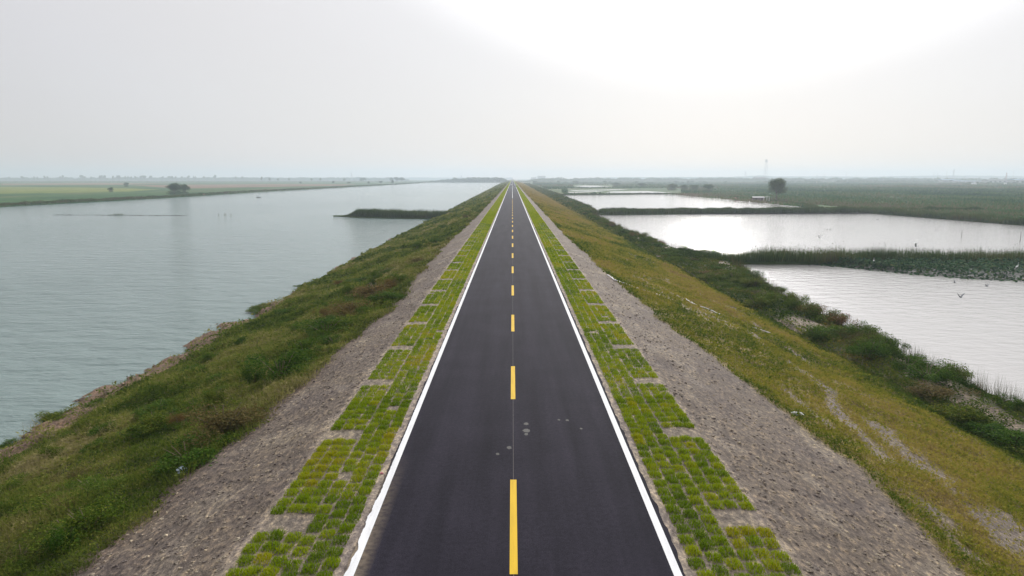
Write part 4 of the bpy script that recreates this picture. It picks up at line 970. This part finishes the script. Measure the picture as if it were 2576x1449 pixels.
def heron(q, s_, mat, label, rz=0, name='egret', cat='egret'):
    root = empty(name, tuple(q), rz); root.scale = (s_,)*3; mb = MB()
    mb.tube([(-.32, 0, .42), (-.2, 0, .48), (0, 0, .55), (.13, 0, .62), (.16, 0, .72), (.10, 0, .82), (.15, 0, .93), (.22, 0, .95)], [.01, .06, .10, .06, .03, .025, .03, .025], 8); mb.build('body', mat, root, True)
    mb = MB(); mb.tube([(.23, 0, .95), (.38, 0, .93)], [.015, .004], 5); mb.build('beak', M['beak'], root)
    for s2 in (-1, 1):
        mb = MB(); mb.tube([(0, s2*.04, .5), (-.02, s2*.04, .25), (.01, s2*.04, 0), (.08, s2*.04, 0)], [.02, .012, .01, .008], 5); mb.build('leg', M['feather_dark'], root)
    return tag(root, label, cat)
heron(PS(2231, 850)+np.array([0, 0, .25]), .85, M['feather_grey'], 'grey heron standing on the bush covered pond bank', .6, 'heron', 'heron')
heron(P(1879, 653, WZ+.05), 1.2, M['feather_white'], 'white egret at the left end of the lotus bed', 2)
heron(P(2195, 665, WZ+.5), 1.0, M['feather_white'], 'white egret among the lotus leaves left of centre of the bed', 1)
heron(P(2555, 682, WZ+.5), 1.2, M['feather_white'], 'white egret in the lotus bed near the right frame edge', .4)
def flyer(px_, py_, z, s_, label, mat, up=.5, rz=0):
    q = P(px_, py_, z); root = empty('flying_bird', tuple(q), rz); root.scale = (s_,)*3
    mb = MB(); mb.tube([(0, -.35, 0), (0, -.2, .01), (0, 0, 0), (0, .18, .02), (0, .28, .05), (0, .4, .04)], [.01, .05, .08, .05, .04, .01], 8); mb.build('body', mat, root, True)
    for s2 in (-1, 1):
        m_ = MB(); th = .012; top = [(s2*.04, -.12, .03), (s2*.04, .12, .03), (s2*.42, .16, .03+up*.4), (s2*.85, -.05, .03+up*.8), (s2*.42, -.1, .03+up*.38)]
        vs = top+[(a, b, c-th) for a, b, c in top]; m_.add(vs, [(0, 1, 2, 4), (4, 2, 3), (9, 7, 6, 5), (8, 7, 9), (0, 5, 6, 1), (1, 6, 7, 2), (2, 7, 8, 3), (3, 8, 9, 4), (4, 9, 5, 0)]); m_.build('wing', mat, root)
    return tag(root, label, 'bird', 'birds flying over the ponds')
flyer(2414, 748, -4.6, .62, 'largest flying bird, wings raised, low over the near pond', M['feather_grey'], .9, .3)
flyer(2399, 711, -4.8, .5, 'small bird flying at the edge of the lotus bed, left of two', M['feather_grey'], .6, 1)
flyer(2480, 720, -4.8, .5, 'small bird flying at the edge of the lotus bed, right of two', M['feather_grey'], .7, .5)
flyer(2060, 599, -3.5, .9, 'pale bird flying just above the reeds of the dike', M['feather_white'], 1, .6)
flyer(2302, 620, -3.2, .8, 'white bird flying before the reed tops behind the lotus bed', M['feather_white'], 1, .9)
# posts and net line in the water
for px_, py_, hh, lb_ in ((2416, 597, 1.6, 'thin stake standing in the glittering pond'), (2563, 609, 2.1, 'thin stake in the glittering pond at the right frame edge'), (1522.6, 494, 2.0, 'dark stake near the far bank of the narrow pond')):
    q = P(px_, py_, WZ); mb = MB(); mb.tube([(0, 0, -.4), (.05, 0, hh*.5), (.02, 0, hh)], [.05, .045, .03], 6); o = mb.build('stake', M['wood']); o.location = q; tag(o, lb_, 'stake', 'stakes in the ponds')
for px_, ln, lb_ in ((547, .2, 'leftmost of the bent reed stems alone in the river'), (561.7, .15, 'second of the bent reed stems alone in the river'), (566.6, -.3, 'darkest of the bent reed stems alone in the river'), (578, .3, 'rightmost of the bent reed stems alone in the river')):
    q = P(px_, 543, WZ); mb = MB(); mb.tube([(0, 0, -.3), (ln*.3, 0, .5), (ln, 0, 1.1)], [.05, .05, .02], 5); mb.tube([(.1, .1, -.3), (.1+ln*.5, .1, .4), (.1+ln*1.6, 0, .8)], [.04, .04, .02], 5); o = mb.build('reed', M['stem']); o.location = q; tag(o, lb_, 'reed', 'reed stems alone in the river')
net = empty('net_line', tuple(P(295, 541.5, WZ)))
a0 = P(130, 540.8, WZ); a1 = P(470, 542.3, WZ); c0 = P(295, 541.5, WZ); mb = MB(); pts = []
for i in range(60):
    t = i/59; pts.append(tuple((a0*(1-t)+a1*t)-c0+np.array([0, .5*math.sin(i*.4), .02*math.sin(i)])))
mb.tube(pts, .05, 5); mb.build('rope', M['wood'], net)
mb = MB()
for i in range(90):
    t = random.random(); q = (a0*(1-t)+a1*t)-c0
    if .2 < t < .3: continue
    mb.ball((q[0], q[1]+.5*math.sin(t*59*.4), .04), (.22+.25*random.random(), .12, .05+.1*random.random()), 6, 4)
mb.build('floats', M['wood'], net); tag(net, 'long dark floating net line across the river', 'net')
qx, qy, _ = P(295, 541.5, WZ); n = 160
grass_obj('reed_clump', np.stack([qx+rng.normal(size=n)*1.7, qy+rng.normal(size=n)*.5, np.full(n, WZ-.05)], -1), .3+.8*rng.random(n), .06*np.ones(n), rp, rng.random(n), M['grass'], kind=None)
tag(bpy.data.objects['reed_clump'], 'small reed clump in the middle of the floating net line', 'reeds')

# ------------------------------------------------------------------ litter and the white hose on the right slope
def crumple(px_, py_, sx_, sy_, sz_, mat, name, label, cat):
    q = PS(px_, py_) if abs(px_-1287) > 400 or name != 'wrapper' else P(px_, py_, -.05)
    mb = MB(); mb.ball((0, 0, 0), (1, 1, 1), 14, 10); v = np.array(mb.v); nn = np.random.default_rng(int(px_)).random((len(v), 1))
    v = v*(.55+.65*nn)*np.array([sx_, sy_, sz_]); v[:, 2] = np.maximum(v[:, 2], -sz_*.2)
    o = mk(name, v, np.array([list(f_) for f_ in mb.f]), mat, loc=(q[0], q[1], float(surf(np.array([q[0]]), np.array([q[1]]))[0])+sz_*.3)); tag(o, label, cat); return o
crumple(457, 1190, .17, .13, .14, M['bag'], 'plastic_bag', 'crumpled pale blue plastic bag where the weeds meet the clods', 'plastic bag')
crumple(2001, 1045, .28, .12, .09, M['white_sheet'], 'plastic_bag', 'flattened white plastic bag in the yellow grass slope', 'plastic bag')
crumple(958, 1191, .045, .04, .03, M['pink'], 'wrapper', 'tiny pink wrapper beside the left turf edge', 'litter')
def hose(pts, r_, label):
    q = [PS(x, y) for x, y in pts]; pp = []
    for i in range(len(q)-1):
        for k in range(8):
            t = k/8; a_ = q[i]*(1-t)+q[i+1]*t; zz = float(surf(np.array([a_[0]]), np.array([a_[1]]))[0]); pp.append((a_[0], a_[1], zz+r_*.8+.05))
    mb = MB(); mb.tube(pp, [r_*(.6+.8*random.random()) for _ in pp], 6); o = mb.build('drain_hose', M['white_sheet'], smooth=True); tag(o, label, 'hose', 'white hose lengths on the yellow slope')
hose([(1525, 693), (1546, 707), (1600, 727), (1668, 750)], .036, 'longest upper length of white hose beside the clods')
hose([(1722, 757), (1745, 770), (1790, 784), (1826, 799)], .032, 'middle length of white hose lying in the yellow grass')
hose([(1870, 815), (1905, 826), (1940, 838)], .026, 'lowest short length of white hose in the yellow grass')

# ------------------------------------------------------------------ air
HT = 72
mb = MB(); mb.box((0, 2400, (HT-8.8)/2), (13400, 8600, HT+8.8)); hz = mb.build('haze', None); tag(hz, kind='stuff', label='pale haze filling the air over the plain', cat='haze')
m, nt, out = newmat('haze'); pv_ = N(nt, 'ShaderNodeVolumePrincipled'); pv_.inputs['Density'].default_value = .00034
pv_.inputs['Color'].default_value = (.66, .75, .83, 1); pv_.inputs['Anisotropy'].default_value = .3
nt.links.new(pv_.outputs[0], out.inputs['Volume']); hz.data.materials.append(m)

# ------------------------------------------------------------------ light
AZ, EL = R(16.5), R(21)
sv = Vector((math.sin(AZ)*math.cos(EL), math.cos(AZ)*math.cos(EL), math.sin(EL)))
sl = bpy.data.lights.new('sun', 'SUN'); sl.energy = 2.4; sl.angle = R(1.5); sl.color = (1, .96, .90)
so = bpy.data.objects.new('sun', sl); COL.objects.link(so); so.rotation_euler = sv.to_track_quat('Z', 'Y').to_euler(); so.location = (0, 0, 60)
W = bpy.data.worlds.new('World'); S.world = W; W.use_nodes = True; nt = W.node_tree; nt.nodes.clear()
out = nt.nodes.new('ShaderNodeOutputWorld')
sky = N(nt, 'ShaderNodeTexSky'); sky.sky_type = 'NISHITA'; sky.sun_disc = False; sky.sun_elevation = EL; sky.sun_rotation = AZ
sky.dust_density = .5; sky.air_density = 1.0; sky.ozone_density = 1.0
b1 = N(nt, 'ShaderNodeBackground'); b1.inputs['Strength'].default_value = .05; nt.links.new(sky.outputs[0], b1.inputs['Color'])
tc = N(nt, 'ShaderNodeTexCoord'); dp = N(nt, 'ShaderNodeVectorMath', operation='DOT_PRODUCT'); nt.links.new(tc.outputs['Generated'], dp.inputs[0]); dp.inputs[1].default_value = sv
va, ve = R(17), R(45); vd = Vector((math.sin(va)*math.cos(ve), math.cos(va)*math.cos(ve), math.sin(ve)))    # the veil brightens upward over the sun
dp2 = N(nt, 'ShaderNodeVectorMath', operation='DOT_PRODUCT'); nt.links.new(tc.outputs['Generated'], dp2.inputs[0]); dp2.inputs[1].default_value = vd
VEIL = [(-.5, (.62, .62, .635)), (.30, (.63, .625, .635)), (.416, (.685, .675, .68)), (.49, (.725, .715, .72)), (.57, (.78, .77, .775)), (.664, (.835, .82, .81)), (.72, (.875, .86, .85)), (.766, (.92, .91, .90)), (.82, (.965, .96, .955)), (1, (1, .995, .99))]
c = None
mr = N(nt, 'ShaderNodeMapRange'); nt.links.new(dp2.outputs['Value'], mr.inputs['Value']); mr.inputs['From Min'].default_value = -.5; mr.inputs['From Max'].default_value = 1
col = ramp(nt, mr.outputs[0], [((p+.5)/1.5, c_) for p, c_ in VEIL])
b2 = N(nt, 'ShaderNodeBackground')
def glow(src, lo, amt):              # thin veil and aureole round the sun, brighter than white
    q = N(nt, 'ShaderNodeMapRange'); q.interpolation_type = 'SMOOTHSTEP'; nt.links.new(src, q.inputs['Value'])
    q.inputs['From Min'].default_value = lo; q.inputs['From Max'].default_value = 1.0; q.inputs['To Max'].default_value = amt; return q.outputs[0]
g1 = N(nt, 'ShaderNodeMath', operation='ADD'); nt.links.new(glow(dp2.outputs['Value'], .77, 3.3), g1.inputs[0]); nt.links.new(glow(dp.outputs['Value'], .976, 5.5), g1.inputs[1])
g2 = N(nt, 'ShaderNodeMath', operation='ADD'); nt.links.new(g1.outputs[0], g2.inputs[0]); g2.inputs[1].default_value = 1.09; nt.links.new(g2.outputs[0], b2.inputs['Strength'])
sz = N(nt, 'ShaderNodeSeparateXYZ'); nt.links.new(tc.outputs['Generated'], sz.inputs[0])
col = mixc(nt, col, ramp(nt, sz.outputs['Z'], [(0, (.97, .925, .92)), (.05, (.985, .955, .965)), (.11, (1, .982, .99)), (.3, (1, .985, 1))]), 1.0, 'MULTIPLY'); nt.links.new(col, b2.inputs['Color'])
ad = N(nt, 'ShaderNodeMixShader'); ad.inputs[0].default_value = .8; nt.links.new(b1.outputs[0], ad.inputs[1]); nt.links.new(b2.outputs[0], ad.inputs[2]); nt.links.new(ad.outputs[0], out.inputs[0])

S.render.engine = 'CYCLES'
S.view_settings.view_transform = 'Standard'; S.view_settings.look = 'None'; S.view_settings.exposure = 0; S.view_settings.gamma = 1
S.cycles.max_bounces = 6; S.cycles.diffuse_bounces = 2; S.cycles.glossy_bounces = 2; S.cycles.transmission_bounces = 2; S.cycles.volume_bounces = 1
S.cycles.sample_clamp_indirect = 4
